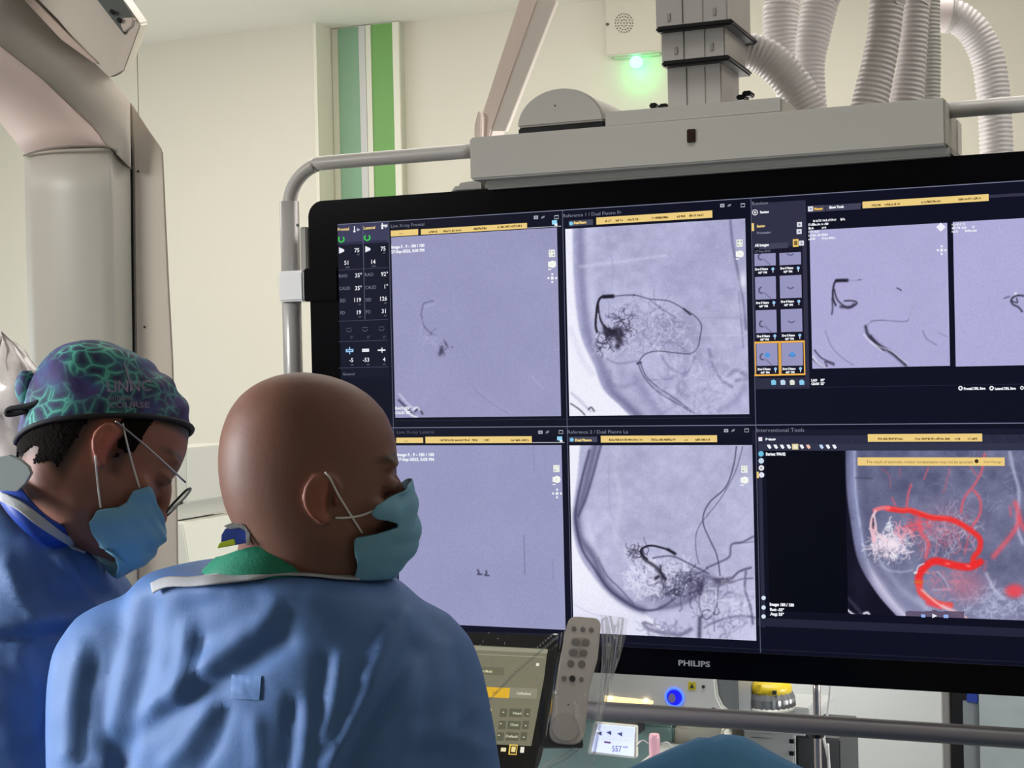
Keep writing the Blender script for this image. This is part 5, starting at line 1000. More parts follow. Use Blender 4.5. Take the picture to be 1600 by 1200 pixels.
for i in range(NE):
    t = i/(NE-1); ring = []
    for k in range(NA):
        a = 2*math.pi*k/NA; ca_, sa = math.cos(a), math.sin(a)
        x0 = .1*ca_; ze = .042+.62*x0-.012*math.exp(-((a-math.pi)/.5)**2)
        o = Vector((-.008, 0, .055)); elv = math.radians(89.5)*t
        e0 = math.atan2(ze-.055, .1); el_ = e0+(math.pi/2*.995-e0)*t; d = Vector((math.cos(el_)*ca_, math.cos(el_)*sa, math.sin(el_))); h = bvA.ray_cast(o+d*.3, -d, .3); r = .3-h[3] if h[0] is not None else .09
        r = min(r, .125)
        bag = .003+.014*sstep(t*3)*math.exp(-((el_-.4)/.55)**2)*max(0, -ca_)**1.2+.004*sstep(t*2.5)
        wr = .0018*math.sin(a*11+t*9)*sstep(t*4)*(1-t)+.0022*math.sin(a*5-t*13)*sstep(t*4)
        p = o+d*(r+bag+wr); ring.append(MA @ p)
        if i == 0: edge.append(MA @ (o+d*(r+.0045)))
    rings.append(ring)
cap = link('surgical_cap', G().ring(rings, cap=True).me(), m_cap, perA, True)
link('band', sweep(edge, .0032, 8, 2, closed=True).me(), mat('cap_band_black', (22, 22, 30), .7), cap, True)
link('tie', sweep([PD(62, 628, 1.80), PD(48, 634, 1.80), PD(30, 637, 1.80), PD(14, 640, 1.80), PD(11, 647, 1.80), PD(24, 647, 1.80), PD(44, 643, 1.80)], [.006, .006, .0055, .005, .005, .004, .003], 10, 4, flat=.7).me(), mat('cap_band_black', (22, 22, 30), .7), cap, True)
ell(PD(42, 606, 1.83), (.014, .014, .022), gk := G()); link('gathered_knot', gk.me(), m_cap, cap, True)
bvC = BVHTree.FromPolygons([v.co.copy() for v in cap.data.vertices], [list(p.vertices) for p in cap.data.polygons])
mt = mat('cap_print_grey', (132, 124, 150), .6)
def curved(s, x, y, h, wd, slope, bold=0):
    v, f = textmesh(s, 1, 'LEFT', bold); e = max(q.x for q in v)
    # subdivide by fine polygons is unnecessary: letters are small
    decal([(x+q.x/e*wd, y-q.y/.7*h+(q.x/e*wd)*slope) for q in v], f, bvC, .0012, 'cap_lettering', mt, cap)
curved('LINNC', 166, 612, 17, 70, -.02, .02); curved('|||||||||||', 168, 624, 5, 38, 0, .02); curved('COURSE', 168, 637, 9, 66, .0, .02)
vv = [(192+14*t, 566+44*t) for t in (0, .5, 1)]+[(195+14*t, 566+44*t) for t in (0, .5, 1)]; decal(vv, [[0, 1, 4, 3], [1, 2, 5, 4]], bvC, .0012, 'cap_crease', mt, cap)
# mask A
bvAw = BVHTree.FromPolygons([v.co.copy() for v in mja.vertices], [list(p.vertices) for p in mja.polygons])
profA = [(0, .112, -.030), (.3, .117, -.044), (.6, .112, -.066), (.85, .102, -.090), (1, .088, -.104)]
pm, rr_ = mask_local(bvA, profA, [(0, -.006), (.4, -.030), (1, -.075)], [(0, 44), (.25, 50), (.45, 47), (.6, 50), (.8, 62), (1, 60)], [(0, 45), (.5, 52), (1, 55)], 8, 'mask')
xform(pm, MA); mo = link('face_mask', pm, m_mask, perA, True); solid(mo); bake(mo)
loop([(149, 712), (151, 740), (154, 768), (157, 793)], mo, bvAw, .004); loop([(192, 662), (198, 690), (207, 725), (218, 762)], mo, bvAw, .004)
# glasses A (local coordinates of the head)
gl_ = thing('eyeglasses', 'thin dark framed eyeglasses worn by the man in the patterned cap', 'glasses', MA @ Vector((.11, 0, .02)))
mgf = mat('glasses_frame', (36, 30, 34), .3, metal=.4); mgs = mat('steel_temple', (150, 150, 158), .25, metal=.8)
mlens = mat('lens_glass', (240, 244, 244), .02, alpha=.22, spec=1)
for s in (-1, 1):
    link('temple', sweep([MA @ Vector(q) for q in ((-.004, s*.084, .038), (.03, s*.080, .033), (.07, s*.074, .026), (.104, s*.066, .020))], .0012, 8, 4).me(), mgs, gl_, True)
    P = [(.108+.004*math.cos(a), s*.036+.028*math.cos(a), .019+.0175*math.sin(a)) for a in [2*math.pi*k/24 for k in range(24)]]
    P = [(.113-abs(y)*.09+(z-.019)*.32, s*.036+math.copysign(abs((y-s*.036)/.028)**.8, y-s*.036)*.028, .005+math.copysign(abs((z-.019)/.0175)**.8, z-.019)*.0175) for x, y, z in P]
    rim = link('rim', sweep([MA @ Vector(q) for q in P], .0015, 8, 2, closed=True).me(), mgf, gl_, True)
    link('lens', G().prism([MA @ Vector(q) for q in P], (MA.to_3x3() @ Vector((.0012, 0, 0)))).me(), mlens, rim)
link('bridge', sweep([MA @ Vector(q) for q in ((.113, -.009, .012), (.117, 0, .015), (.113, .009, .012))], .0014, 8, 4).me(), mgf, gl_, True)
# collars A
m_lead = mat('lead_apron_blue2', (22, 66, 168), .5)
T2 = (PD(50, 800, 1.88)-PD(110, 740, 1.88)).normalized()
def cring(c, r, T, n=36, sq=1.0):
    s = T.cross(LA).normalized(); l = s.cross(T).normalized(); return [c+s*(r*(.9 if math.cos(a)*s.dot(CR) > 0 else 1)*math.cos(a))+l*(r*1.72*math.sin(a)) for a in [2*math.pi*k/n for k in range(n)]]
def coneband(stn, t, name, m, root):
    ro = [cring(PD(*c), r, T2) for c, r in stn]; ri = [cring(PD(*c), r-t, T2) for c, r in stn]; rr = ro+ri[::-1]; rr.append(rr[0]); return link(name, G().ring(rr, cap=False).me(), m, root, True)
lcA = coneband([((88, 770, 1.862), .064), ((76, 782, 1.87), .072), ((67, 792, 1.876), .075)], .004, 'lead_collar', m_lead, perA)
patch([(-12, 716), (14, 711), (32, 719), (44, 729), (48, 740), (40, 754), (26, 768), (-2, 766), (-16, 762)], 1.752, 'thyroid_collar', mat('grey_thyroid', (190, 200, 200), .6), perA, .01)
nvA = len(ma.vertices); bvGA = BVHTree.FromPolygons([v.co.copy() for v in ma.vertices]+[v.co.copy() for v in lcA.data.vertices], [list(p.vertices) for p in ma.polygons]+[[i+nvA for i in p.vertices] for p in lcA.data.polygons])
strip([(-20, 760), (0, 768), (33, 783), (67, 808), (98, 832), (118, 843), (138, 851)], [(-20, 776), (0, 783), (30, 799), (62, 824), (96, 846), (116, 857), (134, 863)], bvGA, .004, 'neck_binding', m_bind, perA)
# ------------------------------------------------------------------ table, drape, tablet, remote
tb = thing('operating_table', 'operating table hidden under the teal drape', 'table', (PD(1100, 1150, 2.15).x, PD(1100, 1150, 2.15).y-.0, 0))
tx, ty = tb.location.x, tb.location.y
link('tabletop', box((tx-.45, ty-.24, .93), (tx+1.0, ty+.24, .97)).me('top', .01), m_white, tb)
link('pedestal', box((tx-.2, ty-.15, .04), (tx+.2, ty+.15, .93)).me('p', .02), m_white, tb); link('base', box((tx-.3, ty-.25, 0), (tx+.45, ty+.25, .05)).me('b', .01), m_white, tb)
nx, ny = 90, 46; vs_ = []
pk = PD(1135, 1149, 2.15)
for j in range(ny):
    for i in range(nx):
        x = tx-.47+1.4*i/(nx-1); y = ty-.32+.64*j/(ny-1); e = abs(y-ty)-.26
        z = .985 if e < 0 else .985-(e/.06)*.30
        dx = (x-pk.x); dy = (y-pk.y)
        h = max(0, pk.z-.985-.47*max(0, abs(dx)-.022)-1.1*max(0, abs(dy)-.02))
        h -= .010*math.exp(-((dx+.02+dy*.2)/.008)**2)*(h > .02); h += 0
        vs_.append((x, y, z+h+.003*math.sin(x*23)*math.sin(y*17)))
dr = link('surgical_drape', G().add(vs_, [[j*nx+i, j*nx+i+1, (j+1)*nx+i+1, (j+1)*nx+i] for j in range(ny-1) for i in range(nx-1)]).me(), mat('teal_drape', (24, 92, 128), .7, bump=.3, bscale=600, sheen=.2), None, True)
tag(dr, 'teal blue surgical drape rising to a peak at the bottom centre', 'drape')
# tablet
pA, pB_, pC = PD(690, 989, 1.985), PD(868, 996, 1.985), PD(843, 1200, 1.93)
tu = (pB_-pA).normalized(); tn = tu.cross(pC-pB_).normalized(); tn = tn if tn.dot(CF) < 0 else -tn
def PP(px, py, off=0):
    r = ray(px, py); t = ((pA+tn*off)-CAM).dot(tn)/r.dot(tn); return CAM+r*t
tbl = thing('touch_tablet', 'black framed control tablet with olive touch screen beside the bald man', 'tablet', PP(760, 1200))
def rpoly(pts, r, n=5):
    out = []; N = len(pts)
    for i in range(N):
        p = Vector(pts[i]).to_2d(); a = Vector(pts[i-1]).to_2d(); b = Vector(pts[(i+1) % N]).to_2d(); ri = r[i] if isinstance(r, (list, tuple)) else r
        u = (a-p).normalized()*ri; v = (b-p).normalized()*ri
        for k in range(n+1):
            t = k/n; q = p+u*(1-t)**2+v*t**2; out.append((q.x, q.y))
    return out
def tpan(pts, off, t, name, m, root, bevel=0): return link(name, G().prism([PP(x, y, off) for x, y in pts], -tn*t).me(name, bevel), m, root)
tpan(rpoly([(655, 986), (872, 994), (868, 1040), (852, 1155), (842, 1203), (800, 1240), (640, 1240)], [4, 16, 3, 3, 22, 4, 4]), 0, .016, 'housing', mat('tablet_black', (26, 24, 26), .3), tbl, .002)
ts = tpan([(680, 1005), (855.5, 1014), (850, 1060), (830, 1166), (825, 1187), (660, 1180)], .0006, .0005, 'touch_screen', mat('olive_screen', (20, 20, 16), .3, emit=(122, 119, 98), es=1), tbl)
class TL_:
    def __init__(s): s.b = {}
    def quad(s, x0, y0, x1, y1, c, off=.001):
        k = -.115; f = lambda x, y: PP(x+(y-y0)*k, y+(x-x0)*.045, off)
        s.b.setdefault(c, G()).add([f(x0, y1), f(x1, y1), f(x1, y0), f(x0, y0)], [[0, 1, 2, 3]])
    def text(s, t, x, y, h, wd, c, off=.0014):
        v, f = textmesh(t, 1, 'LEFT', .02); e = max(q.x for q in v); s.b.setdefault(c, G()).add([PP(x+q.x/e*wd+q.y/.7*h*.115, y-q.y/.7*h+q.x/e*wd*.045, off) for q in v], f)
tl = TL_()
tl.quad(660, 1006, 856, 1012, (150, 150, 130)); tl.quad(740, 1021.5, 852, 1022.3, (170, 170, 150)); tl.quad(660, 1158, 832, 1180, (22, 20, 14), .0008)
tl.quad(735, 1041, 788, 1053, (108, 108, 88)); tl.quad(754, 1073, 797, 1089, (226, 178, 46)); tl.quad(797, 1074, 840, 1090, (140, 140, 120)); tl.quad(720, 1073, 752, 1086, (132, 132, 112))
for x, y in ((782, 1107), (780, 1126), (777, 1144)):
    for a_, b_ in ((0, 11), (14, 34), (37, 47)): tl.quad(x+a_, y, x+b_, y+13, (96, 96, 78))
for x, y in ((757, 1103), (754, 1122), (752, 1139)): tl.quad(x-8, y, x+14, y+14, (126, 124, 98))
for x, y in ((760, 1107), (757, 1143)): tl.quad(x, y, x+8, y+6, (236, 216, 130), .0014)
tl.quad(838, 1036, 842.5, 1040.5, (240, 240, 220)); tl.quad(796, 1163, 809, 1179, (236, 200, 90)); tl.quad(798, 1165, 807.5, 1177.5, (22, 20, 14), .0013); tl.quad(799.5, 1166.5, 806, 1175, (240, 220, 150), .0018)
tl.quad(783, 1168, 791, 1174, (236, 226, 180)); tl.quad(813.5, 1167, 819.5, 1176, (240, 236, 220)); tl.quad(736, 1044, 744, 1050, (236, 216, 110), .0014)
tl.text('Smart Mode', 746, 1050, 4, 23, (226, 222, 180)); tl.text('Live', 769, 1083, 3, 9, (180, 120, 30)); tl.text('Unfinished', 807, 1085, 4, 22, (226, 224, 200))
for t, x, y in (('Head', 801, 1116), ('Chest', 797, 1134), ('Default', 790, 1152)): tl.text(t, x, y, 4, 13 if t != 'Default' else 19, (216, 214, 190))
for x, y in ((785, 1114), (823, 1117), (781, 1132), (820, 1135), (778, 1150), (817, 1153)): tl.quad(x, y-2, x+3, y-.5, (216, 214, 190), .0014)
for c, g in tl.b.items(): link('screen_graphic', g.me(), emat(c), ts, kind='stuff')
px0 = PP(760, 1235, -.03); link('stand_pole', sweep([px0, Vector((px0.x, px0.y+.01, px0.z-.1)), Vector((px0.x, px0.y+.01, 0.99))], .014, 14).me(), m_dark, tbl, True)
# remote
m_rem = mat('remote_grey', (236, 226, 216), .42); m_but = mat('button_grey', (150, 142, 138), .4)
rem = thing('remote_control', 'long grey handheld remote control with dark buttons, standing right of the tablet', 'remote control', PP(880, 1165, .02))
RO = .012
def rp(pts, off, t, name, m, bevel=.0004): return link(name, G().prism([PP(x, y, RO+off) for x, y in pts], -tn*t).me(name, bevel), m, rem)
rp(rpoly([(889, 962), (940, 966), (934, 1030), (921, 1075), (912, 1164), (856, 1160), (866, 1085), (873, 1040)], [14, 14, 6, 6, 22, 22, 6, 6]), 0, .014, 'body', m_rem, .0015)
def oval(x, y, rx, ry, n=20, k=-.1): return [(x+rx*math.cos(a)-ry*math.sin(a)*k*0, y+ry*math.sin(a)+rx*math.cos(a)*.05) for a in [2*math.pi*i/n for i in range(n)]]
def pill(x, y, rx, ry, n=9):
    o = []
    for c_, a0 in ((1, -90), (-1, 90)):
        for i in range(n): a = math.radians(a0+180*i/(n-1)); o.append((x+c_*(rx-ry)+ry*math.cos(a), y+ry*math.sin(a)+c_*(rx-ry)*.05))
    return o
for x, y, r in ((897, 982, 3.8), (911, 983, 3.8), (924, 984, 3.8), (892, 1036.5, 5.5), (909, 1037.5, 5.8), (881.5, 1060, 4), (908.5, 1061.5, 3.8)): rp(oval(x, y, r, r), .0012, .003, 'button', m_but)
rp(oval(894.5, 1060, 4.8, 4.8), .002, .003, 'button', mat('button_black', (36, 34, 36), .3))
for x, y in ((907, 1003), (903.5, 1019.5)):
    rp(pill(x, y, 15.5, 7), .0006, .002, 'rocker_surround', mat('surround_grey', (198, 190, 181), .4)); rp(pill(x-7, y-.3, 6.5, 4.6), .0015, .003, 'button', m_but); rp(pill(x+7.5, y+.4, 6, 4.6), .0015, .003, 'button', m_but)
rp(oval(883.5, 1136, 22.5, 23, 32), .0022, .004, 'round_end_pad', mat('pad_grey', (222, 212, 203), .42), .001); rp(oval(888, 1101, 1.2, 1.2), .0005, .002, 'led', m_blk, 0)
tpan(rpoly([(868, 1020), (892, 1020), (912, 1168), (845, 1168)], 4), .002, .012, 'cradle', m_dark, rem, .001)
# clear plastic sleeve over tablet and remote
def film(name, face=.10, rough=.1):
    m = bpy.data.materials.new(name); m.use_nodes = True; nt = m.node_tree; out = nt.nodes['Material Output']; nt.nodes.remove(nt.nodes['Principled BSDF'])
    tr = nt.nodes.new('ShaderNodeBsdfTransparent'); gs = nt.nodes.new('ShaderNodeBsdfGlossy'); gs.inputs['Roughness'].default_value = rough; df = nt.nodes.new('ShaderNodeBsdfTranslucent'); df.inputs['Color'].default_value = (.9, .92, .95, 1)
    d2 = nt.nodes.new('ShaderNodeBsdfDiffuse'); d2.inputs['Color'].default_value = (.9, .92, .95, 1); mm = nt.nodes.new('ShaderNodeMixShader'); nt.links.new(df.outputs[0], mm.inputs[1]); nt.links.new(d2.outputs[0], mm.inputs[2])
    lw = nt.nodes.new('ShaderNodeLayerWeight'); lw.inputs['Blend'].default_value = .35; m1 = nt.nodes.new('ShaderNodeMixShader'); m2 = nt.nodes.new('ShaderNodeMixShader')
    mr = nt.nodes.new('ShaderNodeMapRange'); mr.inputs[3].default_value = .012; mr.inputs[4].default_value = .5; nt.links.new(lw.outputs['Fresnel'], mr.inputs[0])
    nt.links.new(mr.outputs[0], m1.inputs[0]); nt.links.new(tr.outputs[0], m1.inputs[1]); nt.links.new(gs.outputs[0], m1.inputs[2]); m2.inputs[0].default_value = face
    nt.links.new(m1.outputs[0], m2.inputs[1]); nt.links.new(mm.outputs[0], m2.inputs[2]); nt.links.new(m2.outputs[0], out.inputs['Surface'])
    tc = nt.nodes.new('ShaderNodeTexCoord'); nz = nt.nodes.new('ShaderNodeTexNoise'); nz.inputs['Scale'].default_value = 24; nz.inputs['Distortion'].default_value = 1.5; nt.links.new(tc.outputs['Object'], nz.inputs['Vector'])
    bp = nt.nodes.new('ShaderNodeBump'); bp.inputs['Strength'].default_value = .12; bp.inputs['Distance'].default_value = .01; nt.links.new(nz.outputs['Fac'], bp.inputs['Height'])
    for s in (gs, df, d2): nt.links.new(bp.outputs[0], s.inputs['Normal'])
    return m
def sheet(left, right, n, mcol, off, amp, seed, creases, name, m, root):
    """rows between two px edge polylines"""
    Lc = curve(left, 8); Rc = curve(right, 8); Ly = np.array(Lc); Ry = np.array(Rc); rows = []
    P = []; U = []
    for i in range(n):
        t = i/(n-1); a = np.array([np.interp(t*(len(Lc)-1), range(len(Lc)), Ly[:, k]) for k in (0, 1)]); b = np.array([np.interp(t*(len(Rc)-1), range(len(Rc)), Ry[:, k]) for k in (0, 1)])
        for j in range(mcol): s = j/(mcol-1); U.append(a*(1-s)+b*s)
    U = np.array(U); D = vnoise(U[:, 0]+500, U[:, 1]+500, 40, seed, 3)*amp
    for am, wd, pts in creases: D = D+am*np.exp(-(segdist(U[:, 0], U[:, 1], pts)[0]/wd)**2)
    V = [PP(x, y, off+float(d)) for (x, y), d in zip(U, D)]
    return link(name, G().add(V, [[i*mcol+j, i*mcol+j+1, (i+1)*mcol+j+1, (i+1)*mcol+j] for i in range(n-1) for j in range(mcol-1)]).me(), m, root, True)
slv = thing('plastic_sleeve', 'clear wrinkled plastic sleeve pulled over the tablet and remote control', 'plastic cover', PP(800, 1195, .03))
m_film = film('clear_film', .025); m_film2 = film('clear_film_folds', .16, .15)
sheet([(690, 986), (680, 1040), (660, 1120), (650, 1205)], [(873, 990), (866, 1050), (858, 1120), (846, 1205)], 60, 50, .030, .0015, 11, [(.006, 2.6, [(868, 992), (800, 1050), (752, 1100)]), (-.005, 4, [(872, 1000), (806, 1058), (758, 1108)]), (.006, 2, [(768, 988), (760, 1000), (748, 1015), (744, 1062)]), (.006, 1.8, [(778, 1000), (772, 1040)]), (.004, 3, [(800, 990), (784, 1020)]), (.006, 2, [(742, 1065), (738, 1100), (752, 1150)]), (.005, 3, [(845, 1060), (853, 1100), (850, 1150)])], 'front_film', m_film, slv)
sheet([(873, 990), (866, 1050), (858, 1120), (846, 1205)], [(940, 958), (938, 1030), (926, 1110), (908, 1205)], 60, 30, .032, .0006, 12, [(.005, 2, [(884, 965), (872, 1040), (862, 1120)]), (.006, 2.4, [(868, 1085), (867, 1115), (860, 1130)]), (.006, 2.4, [(922, 1084), (900, 1098), (898, 1120), (908, 1150)])], 'front_film', m_film, slv)
sheet([(938, 960), (940, 1030), (928, 1110), (895, 1205)], [(982, 966), (974, 1010), (952, 1080), (925, 1205)], 60, 24, .020, .006, 13, [(.012, 3, [(950, 962), (958, 1000), (946, 1090), (930, 1190)]), (-.010, 3, [(944, 970), (946, 1040), (934, 1140)]), (.012, 3, [(970, 968), (962, 1030), (945, 1110)]), (-.01, 3, [(964, 980), (954, 1060), (940, 1150)])], 'hanging_fold', m_film2, slv)
sheet([(842, 1166), (838, 1185), (832, 1210)], [(905, 1168), (900, 1185), (890, 1210)], 20, 24, .004, .006, 14, [(.008, 3, [(850, 1200), (880, 1185), (900, 1170)])], 'hanging_fold', m_film2, slv)
# ------------------------------------------------------------------ things below the display
YD = 2.78
rk = thing('anaesthesia_cart', 'grey-green cart behind the lower rail carrying the white device', 'medical cart', (PY(1000, 1150, YD).x, YD, 0))
zt_ = PY(1000, 1131, YD).z
m_cart = mat('cart_green_grey', (172, 206, 200), .45); x0 = PY(780, 1131, YD).x; x1 = PY(1052, 1131, YD).x; x2 = PY(1130, 1131, YD).x
link('body', box((x0, YD, .08), (x1, YD+.35, zt_)).me('b', .004), m_cart, rk); link('side_panel', box((x1+.001, YD, .08), (x2, YD+.35, zt_)).me('b', .004), mat('cart_beige', (232, 226, 208), .5), rk)
for a_ in (x0+.04, x2-.04):
    for b_ in (YD+.05, YD+.3): link('caster', disc((a_, b_, .04), .04, (1, 0, 0), .02).me(), m_blk, rk)
dv = thing('monitoring_device', 'white medical device with glowing blue ring button below the display', 'medical device', PY(1040, 1130, YD-.05).xyz)
YV = YD-.03
px_prism([(880, 1040), (1112, 1040), (1118, 1063), (1121, 1088), (1128, 1103), (1139, 1113), (1140, 1131), (880, 1124)], YV, .25, 'front_case', mat('device_white', (226, 224, 216), .3), dv, .004)
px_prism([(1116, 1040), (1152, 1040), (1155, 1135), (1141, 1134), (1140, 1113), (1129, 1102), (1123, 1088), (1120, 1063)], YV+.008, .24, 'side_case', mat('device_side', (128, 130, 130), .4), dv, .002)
c_ = PY(1054, 1089.5, YV-.001)
link('power_ring', sweep([c_+Vector((.0165*math.cos(a), 0, .0165*math.sin(a))) for a in [2*math.pi*k/24 for k in range(24)]], .0022, 10, 2, closed=True).me(), mat('blue_ring_light', (60, 90, 255), .3, emit=(70, 110, 255), es=1.5), dv, True)
link('power_button', disc(c_+Vector((0, .001, 0)), .0145, (0, -1, 0), .004, 28).me('pb', .001), mat('blue_button', (30, 30, 220), .25, emit=(20, 20, 200), es=1), dv)
link('button_face', disc(c_+Vector((-.004, -.0025, -.001)), .0085, (0, -1, 0), .003, 24, sq=.8).me('bf', .001), mat('button_pearl', (150, 140, 190), .2), dv)
px_prism([(1075, 1065), (1087, 1066), (1087, 1079), (1075, 1078)], YV-.001, .002, 'hazard_sticker', mat('yellow_sticker', (220, 200, 50), .5), dv, 0)
px_prism([(1081, 1068), (1084.5, 1075.5), (1077.5, 1075)], YV-.0016, .001, 'sticker_symbol', m_dark, dv, 0)
link('small_button', disc(PY(1099, 1073, YV-.001), .003, (0, -1, 0), .002).me(), m_dark, dv); px_prism([(1112, 1105.5), (1118, 1106), (1117, 1108), (1113, 1108)], YV-.001, .001, 'print_mark', m_dark, dv, 0)
px_prism([(944, 1087), (1020, 1095), (1020, 1100.5), (944, 1098)], YV-.002, .004, 'lip_reflection', mat('warm_reflection', (255, 236, 190), .3, emit=(255, 226, 160), es=1.1), dv, .001)  # warm reflection on the glossy lip, put in as a glowing strip
for x, y in ((953, 1091), (1009, 1095)): link('lip_glint', ell(PY(x, y, YV-.004), (.0045, .003, .0035)).me(), mat('warm_glint', (255, 240, 200), .3, emit=(255, 244, 214), es=2.5), dv, True)  # bright spots of the lip reflection, made as glowing beads
ip = thing('infusion_pump', 'small pump with lit pale blue display reading 557, below the rail', 'medical device', PY(950, 1200, 2.62).xyz)
YP = 2.62
px_prism(rpoly([(927, 1130), (993, 1136), (993, 1186), (918, 1178)], 3), YP, .018, 'case', m_white, ip, .002); px_prism([(934, 1132), (991, 1137), (990, 1182), (924, 1174)], YP-.002, .004, 'display_panel', mat('pump_screen', (200, 210, 240), .3, emit=(196, 204, 246), es=1), ip, 0)
class _P(Layer):
    pass
def ptext(s, x, y, h, wd, c):
    v, f = textmesh(s, 1, 'LEFT', .01); e = max(q.x for q in v); link('pump_readout', G().add([PY(x+q.x/e*wd, y-q.y/.7*h+q.x/e*wd*.05, YP-.0026) for q in v], f).me(), mat('pump_ink', (120, 116, 170), .5), ip)
ptext('557', 956, 1174, 9, 15, 0); ptext('ml/h', 973, 1169, 4, 8, 0); ptext('- - - - - - - - - -', 929, 1155, 3, 54, 0)
for x, y in ((932, 1147), (947, 1146), (964, 1148)): px_prism([(x, y-2), (x+8, y-4), (x+8, y+3)], YP-.0026, .0005, 'pump_icon', mat('pump_ink', (120, 116, 170), .5), ip, 0)
px_prism([(944, 1158), (954, 1159), (954, 1162), (944, 1161)], YP-.0026, .0005, 'pump_icon', mat('pump_pink', (170, 110, 160), .5), ip, 0)
link('pole_clamp', box((PY(950, 1160, YP).x-.02, YP+.05, PY(950, 1170, YP).z), (PY(950, 1160, YP).x+.02, YD, PY(950, 1150, YP).z)).me(), m_dark, ip)
vl = thing('pink_vial', 'pink fluid filled tube standing right of the lit pump display', 'tube', PY(1023, 1215, 2.6).xyz)
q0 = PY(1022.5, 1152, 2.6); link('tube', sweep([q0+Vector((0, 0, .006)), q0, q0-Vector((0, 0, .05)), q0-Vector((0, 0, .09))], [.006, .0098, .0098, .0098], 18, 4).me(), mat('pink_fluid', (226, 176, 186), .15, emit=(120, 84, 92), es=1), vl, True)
link('side_line', sweep([PY(1013, 1162, 2.6), PY(1004, 1157, 2.6), PY(995, 1166, 2.6), PY(1000, 1158, 2.61)], .0012, 8).me(), m_loop, vl, True)
link('side_line', sweep([PY(1032, 1163, 2.6), PY(1043, 1160, 2.6), PY(1050, 1170, 2.6), PY(1050, 1190, 2.62)], .0012, 8).me(), m_loop, vl, True)
q1 = PY(1014, 1196, 2.6); link('tray', box((q1.x-.025, 2.57, q1.z-.012), (q1.x+.03, YD, q1.z)).me('t', .004), m_white, vl)
# vaporizer
YW = 2.85
vp = thing('vaporizer', 'silver vaporizer with yellow dial ring under the display, beside the white device', 'medical device', PY(1203, 1118, YW+.04).xyz)
c0 = PY(1203, 1108, YW+.05); px = lambda n: n*(YW+.05)/.957*1.0/FPX
def lathe(c, prof, m, name, root, n=40, rib=0): return link(name, G().ring([[c+Vector(((r+rib*(k % 2))*math.cos(2*math.pi*k/n), (r+rib*(k % 2))*math.sin(2*math.pi*k/n), z)) for k in range(n)] for r, z in prof]).me(), m, root, not rib)
k_ = 2.98/FPX
lathe(c0, [(41*k_, 0), (42*k_, 4*k_), (39*k_, 8*k_)], m_white, 'base_ring', vp)
lathe(c0, [(39*k_, 7*k_), (38*k_, 20*k_), (33*k_, 30*k_)], mat('ribbed_silver', (150, 150, 152), .3, metal=.7), 'ribbed_body', vp, 56, .0012)
lathe(c0, [(34.5*k_, 26*k_), (34*k_, 36*k_), (30*k_, 43*k_), (20*k_, 45*k_)], mat('yellow_dial', (214, 184, 40), .35), 'dial_ring', vp)
g = G()
for q in (-10, 0): box(c0+Vector((q*k_-.004, -35*k_, 35*k_)), c0+Vector((q*k_+.004, -30*k_, 43*k_)), g) if q else None
link('dial_latch', box(c0+Vector((-12*k_, -35*k_, 30*k_)), c0+Vector((-5*k_, -31*k_, 44*k_))).me('l', .001), mat('yellow_dial', (214, 184, 40), .35), vp)
link('dial_mark', box(c0+Vector((12*k_, -34.6*k_, 30*k_)), c0+Vector((18*k_, -30*k_, 36*k_))).me(), m_dark, vp)
sh_ = thing('vaporizer_shelf', 'dark grey machine block carrying the vaporizer, behind the lower rail', 'medical cart', (PY(1210, 1160, YW).x, YW, 0))
zA = PY(1203, 1115, YW+.05).z
a = PY(1163, 1118, YW-.01); b = PY(1262, 1118, YW-.01)
link('shelf', box((a.x, YW-.03, zA-.02), (b.x, YW+.25, zA-.001)).me('s', .003), mat('shelf_silver', (176, 176, 174), .35), sh_)
link('block', box((PY(1240, 1110, YW).x, YW, zA), (b.x, YW+.1, PY(1240, 1105, YW).z)).me('s', .002), mat('shelf_silver', (176, 176, 174), .35), sh_)
link('tower', box((PY(1143, 1118, YW+.2).x, YW+.2, .0), (PY(1163, 1118, YW+.2).x, YW+.35, PY(1150, 1050, YW).z)).me('s', .003), mat('tower_grey', (92, 94, 98), .5), sh_)
link('panel', box((PY(1164, 1150, YW).x, YW-.01, .0), (PY(1243, 1150, YW).x, YW+.25, zA-.021)).me('s', .003), mat('panel_light', (190, 190, 188), .45), sh_)
for y in (1155, 1174): link('vent_slot', boxp(1233, y, 1240, y+7, YW-.012, .004).me(), m_blk, sh_)
link('panel_stripe', boxp(1172, 1152, 1205, 1154.5, YW-.012, .004).me(), m_dark, sh_)
link('dark_box', box((PY(1245, 1150, YW).x, YW, 0), (PY(1312, 1150, YW).x, YW+.2, PY(1270, 1152, YW).z)).me('s', .003), mat('box_charcoal', (66, 66, 66), .5), sh_)
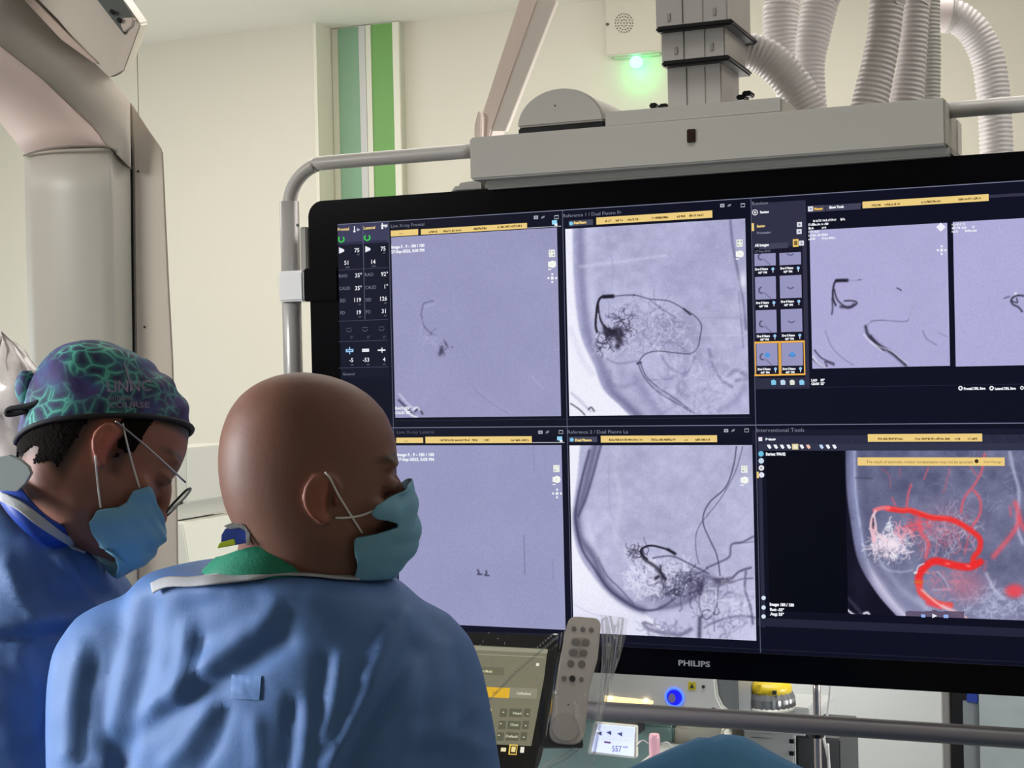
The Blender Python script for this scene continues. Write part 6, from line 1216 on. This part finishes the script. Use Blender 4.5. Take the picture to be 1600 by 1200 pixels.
# pole + cable
YQ = 2.7
ql = PY(1276.5, 1100, YQ)
pole = thing('infusion_pole', 'slim steel pole standing under the display between vaporizer and white door', 'pole', (ql.x, YQ, 0))
link('pole', sweep([(ql.x, YQ, .03), (ql.x, YQ, 1.0), (ql.x, YQ, PY(1276, 1050, YQ).z)], .0068, 16, 2).me(), mat('steel_pole', (190, 178, 176), .25, metal=.8), pole, True)
link('base', disc((ql.x, YQ, 0), .09, (0, 0, 1), .03, 32).me('b', .006), m_dark, pole); link('clamp', disc((ql.x, YQ, PY(1276, 1152, YQ).z), .012, (0, 0, 1), .02).me('c', .002), m_blk, pole)
cb = link('cable', sweep([PY(1298, 1060, 2.75), PY(1296, 1090, 2.75), PY(1292, 1120, 2.75), PY(1287, 1150, 2.74), PY(1294, 1185, 2.74), PY(1298, 1240, 2.74), Vector((ql.x+.05, 2.74, .02))], .0024, 8, 8).me(), m_loop, None, True)
tag(cb, 'thin pale cable hanging next to the slim steel pole', 'cable')
# right: white door panel, dark gap, glazed cabinet
YK = 3.5
a = PY(1240, 1100, YK); b = PY(1472, 1100, YK)
cbn = thing('white_cabinet', 'bright white cupboard side seen under the display at right', 'cabinet', (a.x, YK, 0))
link('door', box((PY(1150, 1100, YK).x, YK, .03), (b.x, YK+.4, 1.75)).me('d', .002), mat('cupboard_white', (238, 240, 236), .5), cbn)
link('edge_frame', box((b.x+.001, YK-.005, .0), (PY(1484, 1100, YK).x, YK+.4, 1.75)).me('d', .002), mat('edge_taupe', (150, 146, 142), .5), cbn)
YG = 3.3
gc = thing('dark_cabinet', 'dark cabinet with grey glass doors at the lower right corner', 'cabinet', (PY(1540, 1100, YG).x, YG, 0))
link('carcass', box((PY(1486, 1100, YG).x, YG+.02, 0), (PY(1486, 1100, YG).x+.9, YG+.45, 1.8)).me('c', .003), mat('carcass_black', (14, 14, 18), .6), gc)
link('glass_door', box((PY(1504, 1100, YG).x, YG, .1), (PY(1529, 1100, YG).x, YG+.01, PY(1515, 1096, YG).z)).me('c', .001), mat('smoked_glass', (112, 116, 118), .15), gc)
link('glass_door', box((PY(1529.5, 1100, YG).x, YG-.004, .1), (PY(1486, 1100, YG).x+.9, YG+.006, PY(1560, 1084, YG).z)).me('c', .001), mat('smoked_glass_2', (142, 148, 148), .15, var=.12, vscale=20), gc)
link('blue_folder', box((PY(1511, 1100, YG).x, YG-.003, PY(1518, 1097, YG).z), (PY(1528, 1100, YG).x, YG+.015, 1.45)).me(), mat('folder_blue', (24, 46, 120), .5), gc)
